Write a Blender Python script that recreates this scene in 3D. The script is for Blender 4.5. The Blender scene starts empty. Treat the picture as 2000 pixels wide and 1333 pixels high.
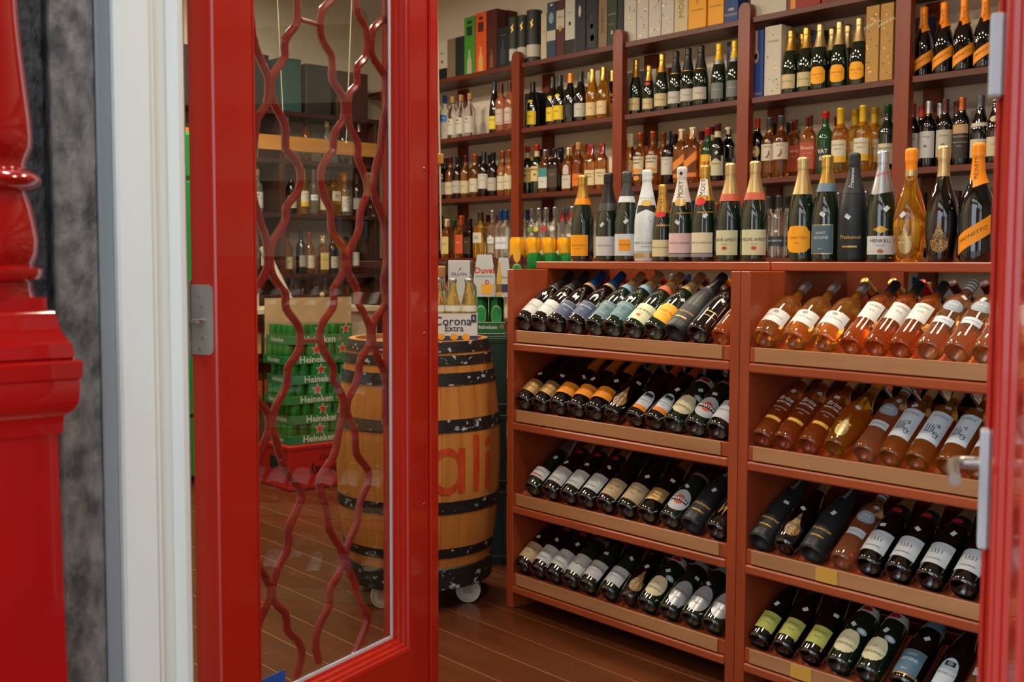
import bpy, bmesh, math, random
from math import sin, cos, tan, radians as R_, pi, atan, atan2, sqrt, hypot
from mathutils import Matrix, Vector
random.seed(7)
scene = bpy.context.scene
col = scene.collection

# ------------------------------------------------------------------ camera
FPX, YAW, PIT, ROLL, CH = 2200.0, R_(49.2), atan(152/2200.0), R_(0.2), 1.32
Fv = Vector((-sin(YAW)*cos(PIT), cos(YAW)*cos(PIT), -sin(PIT)))
R0 = Vector((cos(YAW), sin(YAW), 0)); U0 = R0.cross(Fv)
Rv = R0*cos(ROLL)+U0*sin(ROLL); Uv = U0*cos(ROLL)-R0*sin(ROLL)
CP = Vector((0, 0, CH))
cam = bpy.data.cameras.new('camera'); camo = bpy.data.objects.new('camera', cam); col.objects.link(camo)
cam.sensor_width = 36; cam.lens = FPX/2000*36; cam.clip_start = .02
m = Matrix((Rv, Uv, -Fv)).transposed().to_4x4(); m.translation = CP; camo.matrix_world = m
cam.dof.use_dof = True; cam.dof.focus_distance = 3.7; cam.dof.aperture_fstop = 5.6
scene.camera = camo
def ray(px, py): return Fv*FPX + Rv*(px-1000) + Uv*(666.5-py)
def onY(px, py, Y): d = ray(px, py); return CP + d*(Y/d.y)
def onX(px, py, X): d = ray(px, py); return CP + d*(X/d.x)
def onZ(px, py, Z): d = ray(px, py); return CP + d*((Z-CH)/d.z)
def PX(px, Y, py=512): return onY(px, py, Y).x

# ------------------------------------------------------------------ world, exposure, light
w = bpy.data.worlds.new('overcast'); scene.world = w; w.use_nodes = True
bg = w.node_tree.nodes['Background']; bg.inputs[0].default_value = (.80, .90, 1.0, 1); bg.inputs[1].default_value = 2.95
vs = scene.view_settings
vs.view_transform = 'Standard'; vs.look = 'None'; vs.gamma = 1; vs.use_curve_mapping = False; vs.exposure = 0.0
LAMP_W = 20
LAMPS = [(-6.0, 2.9, 2.4), (-4.9, 3.0, 1.1), (-3.6, 3.0, 1.1), (-2.3, 3.0, 1.1), (-1.0, 3.0, 1.1), (-3.4, 1.75, 1.2), (-5.0, 2.2, 2.2), (-1.6, 1.75, 1.2)]  # last lamp is an addition that brightens the rack fronts and floor
for lx, ly, le in LAMPS:
    l = bpy.data.lights.new('ceiling_light', 'AREA'); l.shape = 'DISK'; l.size = .28; l.energy = LAMP_W*le; l.color = (1, .86, .68)
    o = bpy.data.objects.new('ceiling_light', l); col.objects.link(o); o.location = (lx, ly, 3.20)

# ------------------------------------------------------------------ materials
def lin(h):
    h = h.lstrip('#'); c = [int(h[i:i+2], 16)/255 for i in (0, 2, 4)]
    return tuple(x/12.92 if x <= .04045 else ((x+.055)/1.055)**2.4 for x in c) + (1,)
MATS = {}
def mk(name, hexc, rough=.5, metal=0, trans=0, ior=1.45, coat=0, spec=.5):
    mt = bpy.data.materials.new(name); mt.use_nodes = True
    b = mt.node_tree.nodes['Principled BSDF']; I = b.inputs
    I['Base Color'].default_value = lin(hexc); I['Roughness'].default_value = rough; I['Metallic'].default_value = metal
    I['Transmission Weight'].default_value = trans; I['IOR'].default_value = ior; I['Coat Weight'].default_value = coat
    I['Specular IOR Level'].default_value = spec
    MATS[name] = mt; return mt
def M(k):
    if k in MATS: return MATS[k]
    if k[0] == '#':                       # plain paper / print colour, optional ':' roughness
        p = k.split(':'); return mk(k, p[0], float(p[1]) if len(p) > 1 else .55)
    raise KeyError(k)
def noise_mat(name, c1, c2, scale, stretch=(1, 1, 1), rough=.5, bump=0., detail=6, lo=.35, hi=.65, coat=0, bscale=None, obj=True, dist=0.):
    mt = mk(name, c1, rough, coat=coat); nt = mt.node_tree; N = nt.nodes; L = nt.links; b = N['Principled BSDF']
    tc = N.new('ShaderNodeTexCoord'); mp = N.new('ShaderNodeMapping'); mp.inputs['Scale'].default_value = stretch
    L.new(tc.outputs['Object'], mp.inputs[0])
    no = N.new('ShaderNodeTexNoise'); no.inputs['Scale'].default_value = scale; no.inputs['Detail'].default_value = detail; no.inputs['Distortion'].default_value = dist
    L.new(mp.outputs[0], no.inputs['Vector'])
    cr = N.new('ShaderNodeValToRGB'); cr.color_ramp.elements[0].position = lo; cr.color_ramp.elements[1].position = hi
    cr.color_ramp.elements[0].color = lin(c1); cr.color_ramp.elements[1].color = lin(c2)
    L.new(no.outputs['Fac'], cr.inputs[0]); L.new(cr.outputs[0], b.inputs['Base Color'])
    if bump:
        bp = N.new('ShaderNodeBump'); bp.inputs['Strength'].default_value = bump; bp.inputs['Distance'].default_value = .01
        src = no
        if bscale:
            src = N.new('ShaderNodeTexNoise'); src.inputs['Scale'].default_value = bscale; src.inputs['Detail'].default_value = 4
            L.new(mp.outputs[0], src.inputs['Vector'])
        L.new(src.outputs['Fac'], bp.inputs['Height']); L.new(bp.outputs[0], b.inputs['Normal'])
    return mt
noise_mat('red_paint', '9E190E', 'AE210F', 3, (1, 1, .2), .22, .05, coat=.3, bscale=25)
noise_mat('red_gloss', '8C0A0A', '9E100D', 2, (1, 1, 1), .12, .02, coat=.6, bscale=12)
noise_mat('white_paint', 'D3D8D0', 'DEE2DA', 4, (1, 1, .1), .35, .03, bscale=30)
noise_mat('grey_paint', '7C8688', '8B9494', 6, (1, 1, .2), .5, .05, bscale=40)
noise_mat('stone', '474744', '85827B', 34, (1, 1, .6), .55, .5, 12, .36, .68, bscale=90)
noise_mat('stone_dark', '1E2123', '53575A', 46, (1, 1, .6), .6, 1.0, 12, .36, .75, bscale=90)
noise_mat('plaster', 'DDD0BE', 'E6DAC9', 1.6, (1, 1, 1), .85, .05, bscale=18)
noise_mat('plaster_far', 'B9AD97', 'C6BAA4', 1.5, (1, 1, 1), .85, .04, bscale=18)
noise_mat('ceiling_paint', 'D8D0C0', 'E0D8C8', 2, (1, 1, 1), .9)
noise_mat('plank', '4A2613', '5C301A', 3, (.6, 5, 1), .24, .06, 6, .3, .75, bscale=9)
noise_mat('joint', '865430', '9A6640', 8, (1, 1, 1), .6)
noise_mat('rack_wood', '90401F', 'A24C28', 4, (.5, 3, 3), .38, .04, 6, .3, .7)
noise_mat('rack_panel', '8C3A1D', 'A04824', 4, (3, 3, .5), .38, .04, 6, .3, .7)
noise_mat('rail_wood', '9C6E48', 'B08058', 5, (.4, 4, 4), .42, .03, 6, .3, .7)
noise_mat('shelf_wood', '4E2011', '622A16', 4, (.4, 4, 4), .45, .04, 6, .3, .7)
noise_mat('post_wood', '6C2813', '7E3318', 4, (4, 4, .4), .40, .04, 6, .3, .7)
noise_mat('oak', '9A5C22', 'C2843C', 5, (4, 4, .35), .5, .12, 8, .25, .75, bscale=20)
noise_mat('oak_head', '6E4520', '8A5A2C', 6, (3, 1, 1), .6, .1)
noise_mat('hoop', '17191C', 'A0A6AA', 30, (1, 1, 1.6), .45, .2, 12, .61, .66)
noise_mat('beam_wood', 'A87232', 'BC8440', 4, (4, .4, 4), .5, .03)
noise_mat('dark_wood', '2C1610', '3E2016', 5, (3, 3, .5), .5, .03)
noise_mat('cardboard', 'A58862', 'B49770', 5, (1, 1, 1), .8)
noise_mat('pavement', 'A09D96', 'B0ADA6', 9, (1, 1, 1), .8, .2)
noise_mat('brick_far', '6B5040', '8A6A54', 4, (1, 1, 3), .8, .1)
noise_mat('grille_iron', '86221B', '96281F', 6, (1, 1, 1), .25, .05, coat=.3)
noise_mat('fridge_green', '08742F', '0A8038', 2, (1, 1, 1), .25, coat=.4)
noise_mat('counter_paint', 'B5A88E', 'C2B59A', 3, (1, 1, 1), .6)
noise_mat('white_plastic', 'B9B9B2', 'C9C9C2', 5, (1, 1, 1), .45)
noise_mat('steel', '8E8A80', 'A29E94', 12, (1, 1, .3), .32, .02); MATS['steel'].node_tree.nodes['Principled BSDF'].inputs['Metallic'].default_value = .35
mk('alloy', 'B8B4AE', .28, 1); mk('plate', 'B4B8BA', .35, .1); mk('chrome', 'D8D8D8', .12, 1)
mk('putty', 'B9C4CA', .5); mk('rubber', '222222', .7); mk('brass', 'C09040', .3, 1)
# bottle glass and liquids
mk('g_green', '0C1E12', .03, coat=1, spec=.7); mk('g_black', '07080A', .03, coat=1, spec=.7); mk('g_matte', '1D2022', .42)
mk('g_white', 'CDD8DF', .16, coat=.3); mk('g_brown', '180C06', .05, coat=.4)
def liquid(n, c, tr=.72): mk(n, c, .03, trans=tr, ior=1.36, coat=.6)
liquid('l_rose', 'FFB24C', .92); liquid('l_rose2', 'F08A3C', .90); liquid('l_gris', 'FBB578', .92); liquid('l_amber', 'FFB428', .92)
liquid('l_whisky', 'D88838', .93); liquid('l_gold', 'F0BE50', .95); liquid('l_pink', 'D08060', .85); liquid('l_clear', 'F6F8F6', .98); liquid('l_greeng', '2A5E38', .6)
liquid('l_corona', 'F8E2A0', .95)
mk('gold', 'D0A24E', .3, .85); mk('gold_pale', 'CDB27C', .34, .8); mk('orange_foil', 'F08A10', .4, .15); mk('silver', 'B8BCC0', .3, .85)
mk('black_foil', '1B1C1E', .35); mk('grey_foil', '4A4C4E', .35, .4); mk('blue_foil', '1C4A8A', .3, .4); mk('red_foil', 'B02018', .35, .2); mk('maroon', '4A1218', .4, .1)
mk('green_foil', '174A28', .35, .3); mk('copper', 'B0562A', .3, .6); mk('yellow_foil', 'D9AE2A', .35, .3); mk('cream_cap', 'D8CBA6', .5); mk('cork', 'B98A58', .7)
mk('gold_print', 'C79A45', .35, .6); mk('silver_label', 'B9BDC0', .35, .5); mk('gold_label', 'C2A062', .38, .6)
mk('can_green', '10742F', .25, .4); mk('crate_green_shaded', '092A16', .45); mk('can_yellow', 'E0A010', .3, .4); mk('lamp_glow', 'FFE0B0', .5)  # crate green is darkened: the shade of the gap is put into it
_b = MATS['lamp_glow'].node_tree.nodes['Principled BSDF']; _b.inputs['Emission Color'].default_value = (1, .78, .52, 1); _b.inputs['Emission Strength'].default_value = 6
def pane_mat(name, tint=(1, 1, 1, 1), ior=1.5):
    mt = bpy.data.materials.new(name); mt.use_nodes = True; nt = mt.node_tree; nt.nodes.clear()
    o = nt.nodes.new('ShaderNodeOutputMaterial'); mx = nt.nodes.new('ShaderNodeMixShader'); fr = nt.nodes.new('ShaderNodeFresnel'); fr.inputs[0].default_value = ior
    tr = nt.nodes.new('ShaderNodeBsdfTransparent'); tr.inputs[0].default_value = tint; gl = nt.nodes.new('ShaderNodeBsdfGlossy'); gl.inputs['Roughness'].default_value = .01
    ge = nt.nodes.new('ShaderNodeNewGeometry'); mr = nt.nodes.new('ShaderNodeMapRange'); mr.inputs['To Min'].default_value = ior; mr.inputs['To Max'].default_value = 1/ior
    L = nt.links; L.new(ge.outputs['Backfacing'], mr.inputs['Value']); L.new(mr.outputs[0], fr.inputs[0])     # same reflectance on both faces of the thin pane
    L.new(fr.outputs[0], mx.inputs[0]); L.new(tr.outputs[0], mx.inputs[1]); L.new(gl.outputs[0], mx.inputs[2]); L.new(mx.outputs[0], o.inputs[0])
    MATS[name] = mt
pane_mat('pane', (.94, .96, .95, 1)); pane_mat('wrap', (.86, .95, .88, 1), 1.35)

# ------------------------------------------------------------------ mesh helpers
class MB:
    def __init__(s): s.v = []; s.f = []
    def add(s, vs_, fs):
        k = len(s.v); s.v += [tuple(p) for p in vs_]; s.f += [tuple(i+k for i in f) for f in fs]; return s
    def box(s, x0, x1, y0, y1, z0, z1, bev=0, mat=None):
        if bev:
            b = bev; P = []
            X = (x0, x1); Y = (y0, y1); Z = (z0, z1)
            idx = {}
            for i in (0, 1):
                for j in (0, 1):
                    for k in (0, 1):
                        sx, sy, sz = (1 if i == 0 else -1), (1 if j == 0 else -1), (1 if k == 0 else -1)
                        idx[i, j, k, 0] = len(P); P.append((X[i], Y[j]+sy*b, Z[k]+sz*b))
                        idx[i, j, k, 1] = len(P); P.append((X[i]+sx*b, Y[j], Z[k]+sz*b))
                        idx[i, j, k, 2] = len(P); P.append((X[i]+sx*b, Y[j]+sy*b, Z[k]))
            F = []
            for i in (0, 1):
                q = [idx[i, 0, 0, 0], idx[i, 1, 0, 0], idx[i, 1, 1, 0], idx[i, 0, 1, 0]]; F.append(q if i else q[::-1])
                q = [idx[0, i, 0, 1], idx[0, i, 1, 1], idx[1, i, 1, 1], idx[1, i, 0, 1]]; F.append(q if i else q[::-1])
                q = [idx[0, 0, i, 2], idx[1, 0, i, 2], idx[1, 1, i, 2], idx[0, 1, i, 2]]; F.append(q if i else q[::-1])
            for i in (0, 1):
                for j in (0, 1):
                    q = [idx[i, j, 0, 0], idx[i, j, 1, 0], idx[i, j, 1, 1], idx[i, j, 0, 1]]; F.append(q if (i+j) % 2 else q[::-1])
                    q = [idx[i, 0, j, 0], idx[i, 0, j, 2], idx[i, 1, j, 2], idx[i, 1, j, 0]]; F.append(q if (i+j) % 2 else q[::-1])
                    q = [idx[0, i, j, 1], idx[0, i, j, 2], idx[1, i, j, 2], idx[1, i, j, 1]]; F.append(q[::-1] if (i+j) % 2 else q)
                    for k in (0, 1):
                        q = [idx[i, j, k, 0], idx[i, j, k, 1], idx[i, j, k, 2]]; F.append(q if (i+j+k) % 2 else q[::-1])
        else:
            P = [(x, y, z) for x in (x0, x1) for y in (y0, y1) for z in (z0, z1)]
            F = [(0, 1, 3, 2), (4, 6, 7, 5), (0, 4, 5, 1), (2, 3, 7, 6), (0, 2, 6, 4), (1, 5, 7, 3)]
        if mat is not None: P = [tuple(mat @ Vector(p)) for p in P]
        return s.add(P, F)
    def lathe(s, prof, seg=20, rf=None, skew=0., a0=0., c=(0, 0, 0)):
        rings = []; k0 = len(s.v)
        for n, (r, z) in enumerate(prof):
            if r < 1e-6: rings.append([len(s.v)]); s.v.append((c[0], c[1], c[2]+z))
            else:
                ring = []
                for i in range(seg):
                    t = 2*pi*i/seg + a0; q = r*(rf(t) if rf else 1)
                    zz = z + (skew*sin(t) if n == 0 else (skew*.5*sin(t) if n == 1 and skew else 0))
                    ring.append(len(s.v)); s.v.append((c[0]+q*sin(t), c[1]-q*cos(t), c[2]+zz))
                rings.append(ring)
        for A, B in zip(rings, rings[1:]):
            if len(A) == 1 and len(B) == 1: continue
            for i in range(seg):
                j = (i+1) % seg
                if len(A) == 1: s.f.append((A[0], B[j], B[i]))
                elif len(B) == 1: s.f.append((A[i], A[j], B[0]))
                else: s.f.append((A[i], A[j], B[j], B[i]))
        return s
    def tube(s, pts, r, seg=8, caps=True, up=(0, 0, 1)):
        pts = [Vector(p) for p in pts]; n = len(pts); k0 = len(s.v)
        up = Vector(up)
        for i, p in enumerate(pts):
            d = (pts[min(i+1, n-1)]-pts[max(i-1, 0)]).normalized()
            a = d.cross(up)
            if a.length < 1e-3: a = d.cross(Vector((0, 1, 0)))
            a.normalize(); b = a.cross(d)
            rr = r[i] if isinstance(r, (list, tuple)) else r
            for j in range(seg):
                t = 2*pi*j/seg; s.v.append(tuple(p+a*rr*cos(t)+b*rr*sin(t)))
        for i in range(n-1):
            for j in range(seg):
                k = (j+1) % seg; A = k0+i*seg; B = A+seg
                s.f.append((A+j, B+j, B+k, A+k))
        if caps:
            s.f.append(tuple(k0+j for j in range(seg))); s.f.append(tuple(k0+(n-1)*seg+j for j in reversed(range(seg))))
        return s
    def prism(s, poly, fn, d0, d1):           # 2-D polygon (a,b) extruded from d0 to d1, fn(a,b,d) -> xyz
        n = len(poly); P = [fn(a, b, d0) for a, b in poly]+[fn(a, b, d1) for a, b in poly]
        F = [tuple(range(n))[::-1], tuple(range(n, 2*n))]+[(i, (i+1) % n, n+(i+1) % n, n+i) for i in range(n)]
        return s.add(P, F)
    def mesh(s, name, mat, smooth=True, auto=40):
        me = bpy.data.meshes.new(name); me.from_pydata(s.v, [], s.f)
        if mat is not None: me.materials.append(M(mat) if isinstance(mat, str) else mat)
        if smooth and me.polygons:
            me.polygons.foreach_set('use_smooth', [True]*len(me.polygons))
            if auto and hasattr(me, 'set_sharp_from_angle'): me.set_sharp_from_angle(angle=R_(auto))
        me.update(); return me
def obj(name, mb, mat=None, parent=None, loc=None, smooth=True, auto=40):
    me = mb if isinstance(mb, bpy.types.Mesh) else mb.mesh(name, mat, smooth, auto)
    o = bpy.data.objects.new(name, me); col.objects.link(o)
    if parent: o.parent = parent
    if loc: o.location = loc
    return o
def tag(o, label, cat, group=None, kind=None):
    if label: o['label'] = label
    if cat: o['category'] = cat
    if group: o['group'] = group
    if kind: o['kind'] = kind
    return o
def thing(name, label, cat, loc=(0, 0, 0), rz=0, group=None, kind=None):
    o = bpy.data.objects.new(name, None); col.objects.link(o); o.empty_display_size = .05
    o.location = loc; o.rotation_euler = (0, 0, rz); return tag(o, label, cat, group, kind)
def struct(name, mb=None, mat=None, label=None):
    o = obj(name, mb, mat, smooth=False) if mb else bpy.data.objects.new(name, None)
    if not mb: col.objects.link(o)
    o['kind'] = 'structure'
    if label: o['label'] = label
    return o
_T = {}
def text2d(body, size, shear=0., bold=0., rot=0):
    k = (body, shear, bold)
    if k not in _T:
        cu = bpy.data.curves.new('t', 'FONT'); cu.body = body; cu.size = 1; cu.shear = shear; cu.offset = bold; cu.resolution_u = 2
        cu.align_x = 'CENTER'; cu.align_y = 'CENTER'; cu.dimensions = '2D'; cu.fill_mode = 'FRONT'
        o = bpy.data.objects.new('t', cu); me = o.to_mesh()
        _T[k] = ([(v.co.x, v.co.y) for v in me.vertices], [tuple(p.vertices) for p in me.polygons]); o.to_mesh_clear()
        bpy.data.objects.remove(o); bpy.data.curves.remove(cu)
    V, F = _T[k]; V = [(x*size, y*size) for x, y in V]
    if rot: c, s_ = cos(R_(rot)), sin(R_(rot)); V = [(x*c-y*s_, x*s_+y*c) for x, y in V]
    return V, F
def text_width(body, size, **k): V, _ = text2d(body, size, **k); return max(x for x, _ in V)-min(x for x, _ in V)

# ------------------------------------------------------------------ bottle shapes: outside profile from heel to lip
SH = {
 'champ': ([(.0425, .004), (.0437, .012), (.0440, .04), (.0440, .125), (.0428, .15), (.0390, .178), (.0325, .205), (.0248, .235), (.0190, .260), (.0158, .280), (.0148, .298), (.0160, .304), (.0160, .312), (.0145, .320)], .030),
 'pros': ([(.0430, .004), (.0455, .016), (.0460, .04), (.0460, .130), (.0445, .155), (.0385, .182), (.0290, .206), (.0215, .228), (.0175, .252), (.0155, .280), (.0150, .300), (.0160, .306), (.0150, .320)], .026),
 'drop': ([(.0350, .003), (.0375, .010), (.0410, .035), (.0450, .070), (.0470, .100), (.0455, .130), (.0390, .165), (.0290, .198), (.0205, .222), (.0162, .245), (.0150, .270), (.0148, .298), (.0160, .304), (.0148, .316)], .016),
 'bord': ([(.0360, .003), (.0375, .010), (.0380, .06), (.0380, .180), (.0365, .198), (.0300, .214), (.0210, .226), (.0160, .238), (.0145, .260), (.0140, .288), (.0152, .290), (.0152, .298), (.0140, .302)], .022),
 'burg': ([(.0395, .003), (.0410, .010), (.0414, .06), (.0414, .130), (.0400, .155), (.0345, .183), (.0265, .210), (.0195, .235), (.0158, .258), (.0145, .285), (.0155, .290), (.0155, .297), (.0142, .302)], .022),
 'dome': ([(.0395, .003), (.0435, .010), (.0446, .05), (.0448, .120), (.0438, .145), (.0400, .168), (.0320, .185), (.0220, .196), (.0158, .204), (.0145, .225), (.0143, .262), (.0150, .264), (.0150, .278), (.0140, .282)], .024),
 'tall': ([(.0360, .003), (.0385, .010), (.0380, .05), (.0384, .150), (.0392, .180), (.0380, .200), (.0320, .220), (.0220, .235), (.0160, .246), (.0148, .262), (.0148, .300), (.0150, .312), (.0140, .316)], .024),
 'whis': ([(.0370, .003), (.0390, .010), (.0395, .05), (.0395, .160), (.0380, .180), (.0310, .200), (.0215, .214), (.0158, .226), (.0150, .245), (.0155, .262), (.0150, .270), (.0150, .288), (.0140, .290)], .010),
 'sq': ([(.0330, .003), (.0355, .010), (.0360, .05), (.0360, .165), (.0345, .182), (.0260, .198), (.0180, .208), (.0150, .222), (.0150, .262), (.0140, .266)], .008),
 'vodka': ([(.0350, .003), (.0370, .010), (.0375, .06), (.0375, .190), (.0350, .210), (.0260, .226), (.0180, .238), (.0148, .250), (.0142, .280), (.0142, .310), (.0135, .312)], .014),
 'flute': ([(.0340, .003), (.0360, .010), (.0365, .06), (.0362, .140), (.0330, .180), (.0270, .220), (.0205, .255), (.0160, .285), (.0145, .310), (.0145, .335), (.0138, .340)], .010),
 'beer': ([(.0285, .003), (.0300, .010), (.0305, .06), (.0305, .120), (.0285, .145), (.0220, .172), (.0165, .195), (.0138, .215), (.0135, .232), (.0135, .238)], .004),
}
def rad(sh, z):
    P = SH[sh][0]
    if z <= P[0][1]: return P[0][0]
    for (r0, z0), (r1, z1) in zip(P, P[1:]):
        if z <= z1: return r0+(r1-r0)*(z-z0)/(z1-z0)
    return P[-1][0]
def sqf(t, p=6): return 1/((abs(cos(t))**p+abs(sin(t))**p)**(1/p))
def bl(sh, t): return sqf(t) if sh == 'sq' else 1
def body_mb(sh, seg=24):
    P, punt = SH[sh]; r0 = P[0][0]
    prof = [(0, punt), (r0*.35, punt*.82), (r0*.62, punt*.4), (r0*.80, .001), (r0*.92, 0)] + P + [(P[-1][0]*.7, P[-1][1]), (0, P[-1][1])]
    # smooth the outside profile with a few extra interpolated rings
    return MB().lathe(prof, seg, (lambda t: sqf(t)) if sh == 'sq' else None)
def cap_mb(sh, z0, kind, skew, seg=20):
    P = SH[sh][0]; top = P[-1][1]
    zs = [z0]+[z for r, z in P if z0+.004 < z < top-.03]+[top-.03]
    e = .0009
    prof = [(rad(sh, z)+e, z) for z in zs]
    if kind == 'foil':
        prof = [(rad(sh, z)+e, z) for z in [z0]+[z for r, z in P if z0+.004 < z < .284]]+[(.0166, .286), (.0184, .292), (.0176, .296), (.0180, .306), (.0182, .317), (.0172, .323), (.0120, .3265), (0, .327)]
        if top < .31: prof = [(r, z-.001*(.31-top)) for r, z in prof]
    elif kind == 'screw':
        r = max(rad(sh, top-.02)+.002, .0150)
        prof = [(rad(sh, z0)+e, z0), (r, z0+.001), (r, top-.004), (r+.0006, top-.003), (r+.0006, top+.004), (r-.001, top+.006), (0, top+.006)]
    else:
        prof += [(rad(sh, top-.015)+.0014, top-.014), (.0160, top-.004), (.0155, top+.001), (.0125, top+.0025), (0, top+.0025)]
    return MB().lathe(prof, seg, skew=skew)
def shape_fn(kind, z0, z1):
    zc, h = (z0+z1)/2, (z1-z0)/2
    if kind == 'rect': return lambda u: (z0, z1)
    if kind == 'oval': return lambda u: (zc-h*sqrt(max(0, 1-u*u)), zc+h*sqrt(max(0, 1-u*u)))
    if kind == 'diam': return lambda u: (zc-h*(1-abs(u)), zc+h*(1-abs(u)))
    if kind == 'slant': return lambda u: (zc-h*.45+u*h*.55+(-.0), zc+h*.45+u*h*.55)
    if kind == 'tilt': return lambda u: (zc-h+u*h*.25, zc+h+u*h*.12)
    if kind == 'shield': return lambda u: (z0+h*.22*abs(u)**2 + (.12*h if abs(u) > .85 else 0), z1-h*.25*abs(u)**3-(.18*h if abs(u) > .8 else 0))
    if kind == 'jag':
        rn = random.Random(3); t = [rn.uniform(0, 1)*.7 for _ in range(60)]
        return lambda u: (zc-h*sqrt(max(0, 1-abs(u)**2.6))*(.82+.18*t[int((u+1)*14) % 60]), zc+h*sqrt(max(0, 1-abs(u)**2.6))*(.85+.15*t[int((u+1)*14+29) % 60]))
    if kind == 'tear': return lambda u: (zc-h*.42-h*.55*sqrt(max(0, 1-u*u)), zc-h*.42+h*.55*sqrt(max(0, 1-u*u)) + h*.9*max(0, 1-abs(u)*1.9)**1.3)
    if kind == 'arch': return lambda u: (z0, z1-h*.9*(1-sqrt(max(0, 1-u*u))))
    if kind == 'vee': return lambda u: (z0+h*(1-abs(u)), z1)
def patch_mb(sh, kind, z0, z1, half, c=0, n=None, eps=.0006, scale=1.):
    fn = shape_fn(kind, z0, z1); H = R_(half)
    n = n or (28 if kind == 'jag' else 14 if kind in ('oval', 'tear', 'shield', 'arch') else 10); rows = 4
    mb = MB(); th = .0006
    for lay in (0, 1):
        for i in range(n+1):
            u = -1+2*i/n; lo, hi = fn(max(-1, min(1, u))); t = c+u*H
            for k in range(rows+1):
                z = lo+(hi-lo)*k/rows; r = (rad(sh, z)*bl(sh, t)+eps-(th*1.2 if lay else 0)); mb.v.append((r*sin(t), -r*cos(t), z))
    W = rows+1; B = (n+1)*W
    for i in range(n):
        for k in range(rows):
            a = i*W+k; mb.f.append((a, a+W, a+W+1, a+1))
    for i in range(n):
        a = i*W; mb.f.append((a, B+a, B+a+W, a+W)); a += rows; mb.f.append((a, a+W, B+a+W, B+a))
    for k in range(rows):
        mb.f.append((k, k+1, B+k+1, B+k)); a = n*W+k; mb.f.append((a, B+a, B+a+1, a+1))
    return mb
def band_mb(sh, z0, z1, e=.0011, seg=20):
    zs = [z0+(z1-z0)*i/4 for i in range(5)]
    P = [(rad(sh, z)+e, z) for z in zs]
    return MB().lathe([(rad(sh, z0)-.001, z0)]+P+[(rad(sh, z1)-.001, z1)], seg)
def text_mb(sh, body, size, z, c=0., shear=0., bold=0., rot=0, eps=.0013, slope=0., fit=None):
    V, F = text2d(body, size, shear, bold, rot); mb = MB()
    if fit:
        wd = max(x for x, _ in V)-min(x for x, _ in V)
        if wd > fit: V = [(x*fit/wd, y) for x, y in V]
    r0 = rad(sh, z)
    for x, y in V:
        if sh == 'sq': t = atan(x/r0)
        else: t = x/r0
        zz = z+y+slope*x; r = rad(sh, zz)*bl(sh, t)+eps; mb.v.append((r*sin(t+c), -r*cos(t+c), zz))
    mb.f = list(F); return mb
def sticker_mb(sh, z, c, tilt):
    mb = MB(); ct, st = cos(tilt), sin(tilt)
    for e in (.0015, .0002):
        for a, b in ((-.0085, -.006), (.0085, -.006), (.0085, .006), (-.0085, .006)):
            x, y = a*ct-b*st, a*st+b*ct; zz = z+y; r = rad(sh, zz)+e; t = x/r+c; mb.v.append((r*sin(t), -r*cos(t), zz))
    mb.f = [(0, 1, 2, 3), (1, 0, 4, 5), (2, 1, 5, 6), (3, 2, 6, 7), (0, 3, 7, 4)]; return mb

# ------------------------------------------------------------------ bottle styles
K, G_, WH, CR = '#1d1d1f', 'gold_print', '#dcdcd6', '#d9cfae'
ST = {}
def brief(d):
    d = d.replace(' wine bottle', ' bottle') if len(d.split()) > 8 else d
    return d.replace(' with ', ', ', 1).replace(' and ', ', ') if len(d.split()) > 8 else d
def st(key, name, sh, g, cap, desc, labs=(), bands=(), neck=(), sc=1.):
    desc = brief(desc); ST[key] = dict(n=name, sh=sh, g=g, cap=cap, d=desc, labs=labs, bands=bands, neck=neck, sc=sc)
def T(body, size, z, mat=K, **o): return (body, size, z, mat, o)
SP, WI, SPI, VO = 'sparkling_wine_bottle', 'wine_bottle', 'spirit_bottle', 'spirit_bottle'
# label: (material, outline, z0, z1, half angle, centre angle, texts)
st('vcy', SP, 'champ', 'g_green', ('gold', .235, 'foil', 0), 'green bottle, golden foil, square yellow label', [('#efa012', 'rect', .022, .100, 52, 0, [T('Veuve Clicquot', .0095, .062, '#7a5a10', shear=.25), T('PONSARDIN', .005, .048, '#7a5a10')])], [('collar', 'orange_foil', .214, .238)])
st('vcw', SP, 'champ', 'g_green', ('black_foil', .212, 'foil', 0), 'green sparkling bottle with long black foil and white label', [('#c8cccd', 'rect', .022, .092, 55, 0, [T('Veuve Clicquot', .0095, .060, '#76787a', shear=.25)])], [('collar', 'grey_foil', .186, .214)])
st('vcd', SP, 'champ', 'g_green', ('grey_foil', .232, 'foil', 0), 'green sparkling bottle with white label bearing an orange square', [('#c9d3d8', 'rect', .022, .100, 62, 0, []), ('#ef9a1c', 'rect', .040, .080, 28, 0, [T('Veuve Clicquot', .0090, .062, '#5a4a20', shear=.25)])], [('collar', '#c4ccd0', .214, .236)])
st('ice', SP, 'champ', 'g_white', ('g_white', .225, 'foil', 0), 'all white sparkling bottle with black bow tie print', [(K, 'vee', .170, .200, 60, 0, []), ('#c8a860', 'oval', .196, .220, 36, 0, []), ('gold_pale', 'rect', .014, .030, 80, 0, []), ('#cdd6db', 'rect', .036, .090, 70, 0, [T('MOET & CHANDON', .0105, .066, '#4a5054'), T('ICE IMPERIAL', .0055, .053, '#4a5054')])])
st('moh', SP, 'champ', 'g_green', ('gold', .205, 'foil', 0), 'half size bottle, gold foil, red seal', [('#d8cca0', 'rect', .022, .092, 52, 0, [T('MOET & CHANDON', .0080, .060, '#6a5a30')]), ('#c02418', 'oval', .186, .212, 40, 0, []), (G_, 'tilt', .150, .156, 40, .4, [])], neck=[T('MOET', .020, .242, '#5a4a1a', rot=90)], sc=.83)
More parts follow.
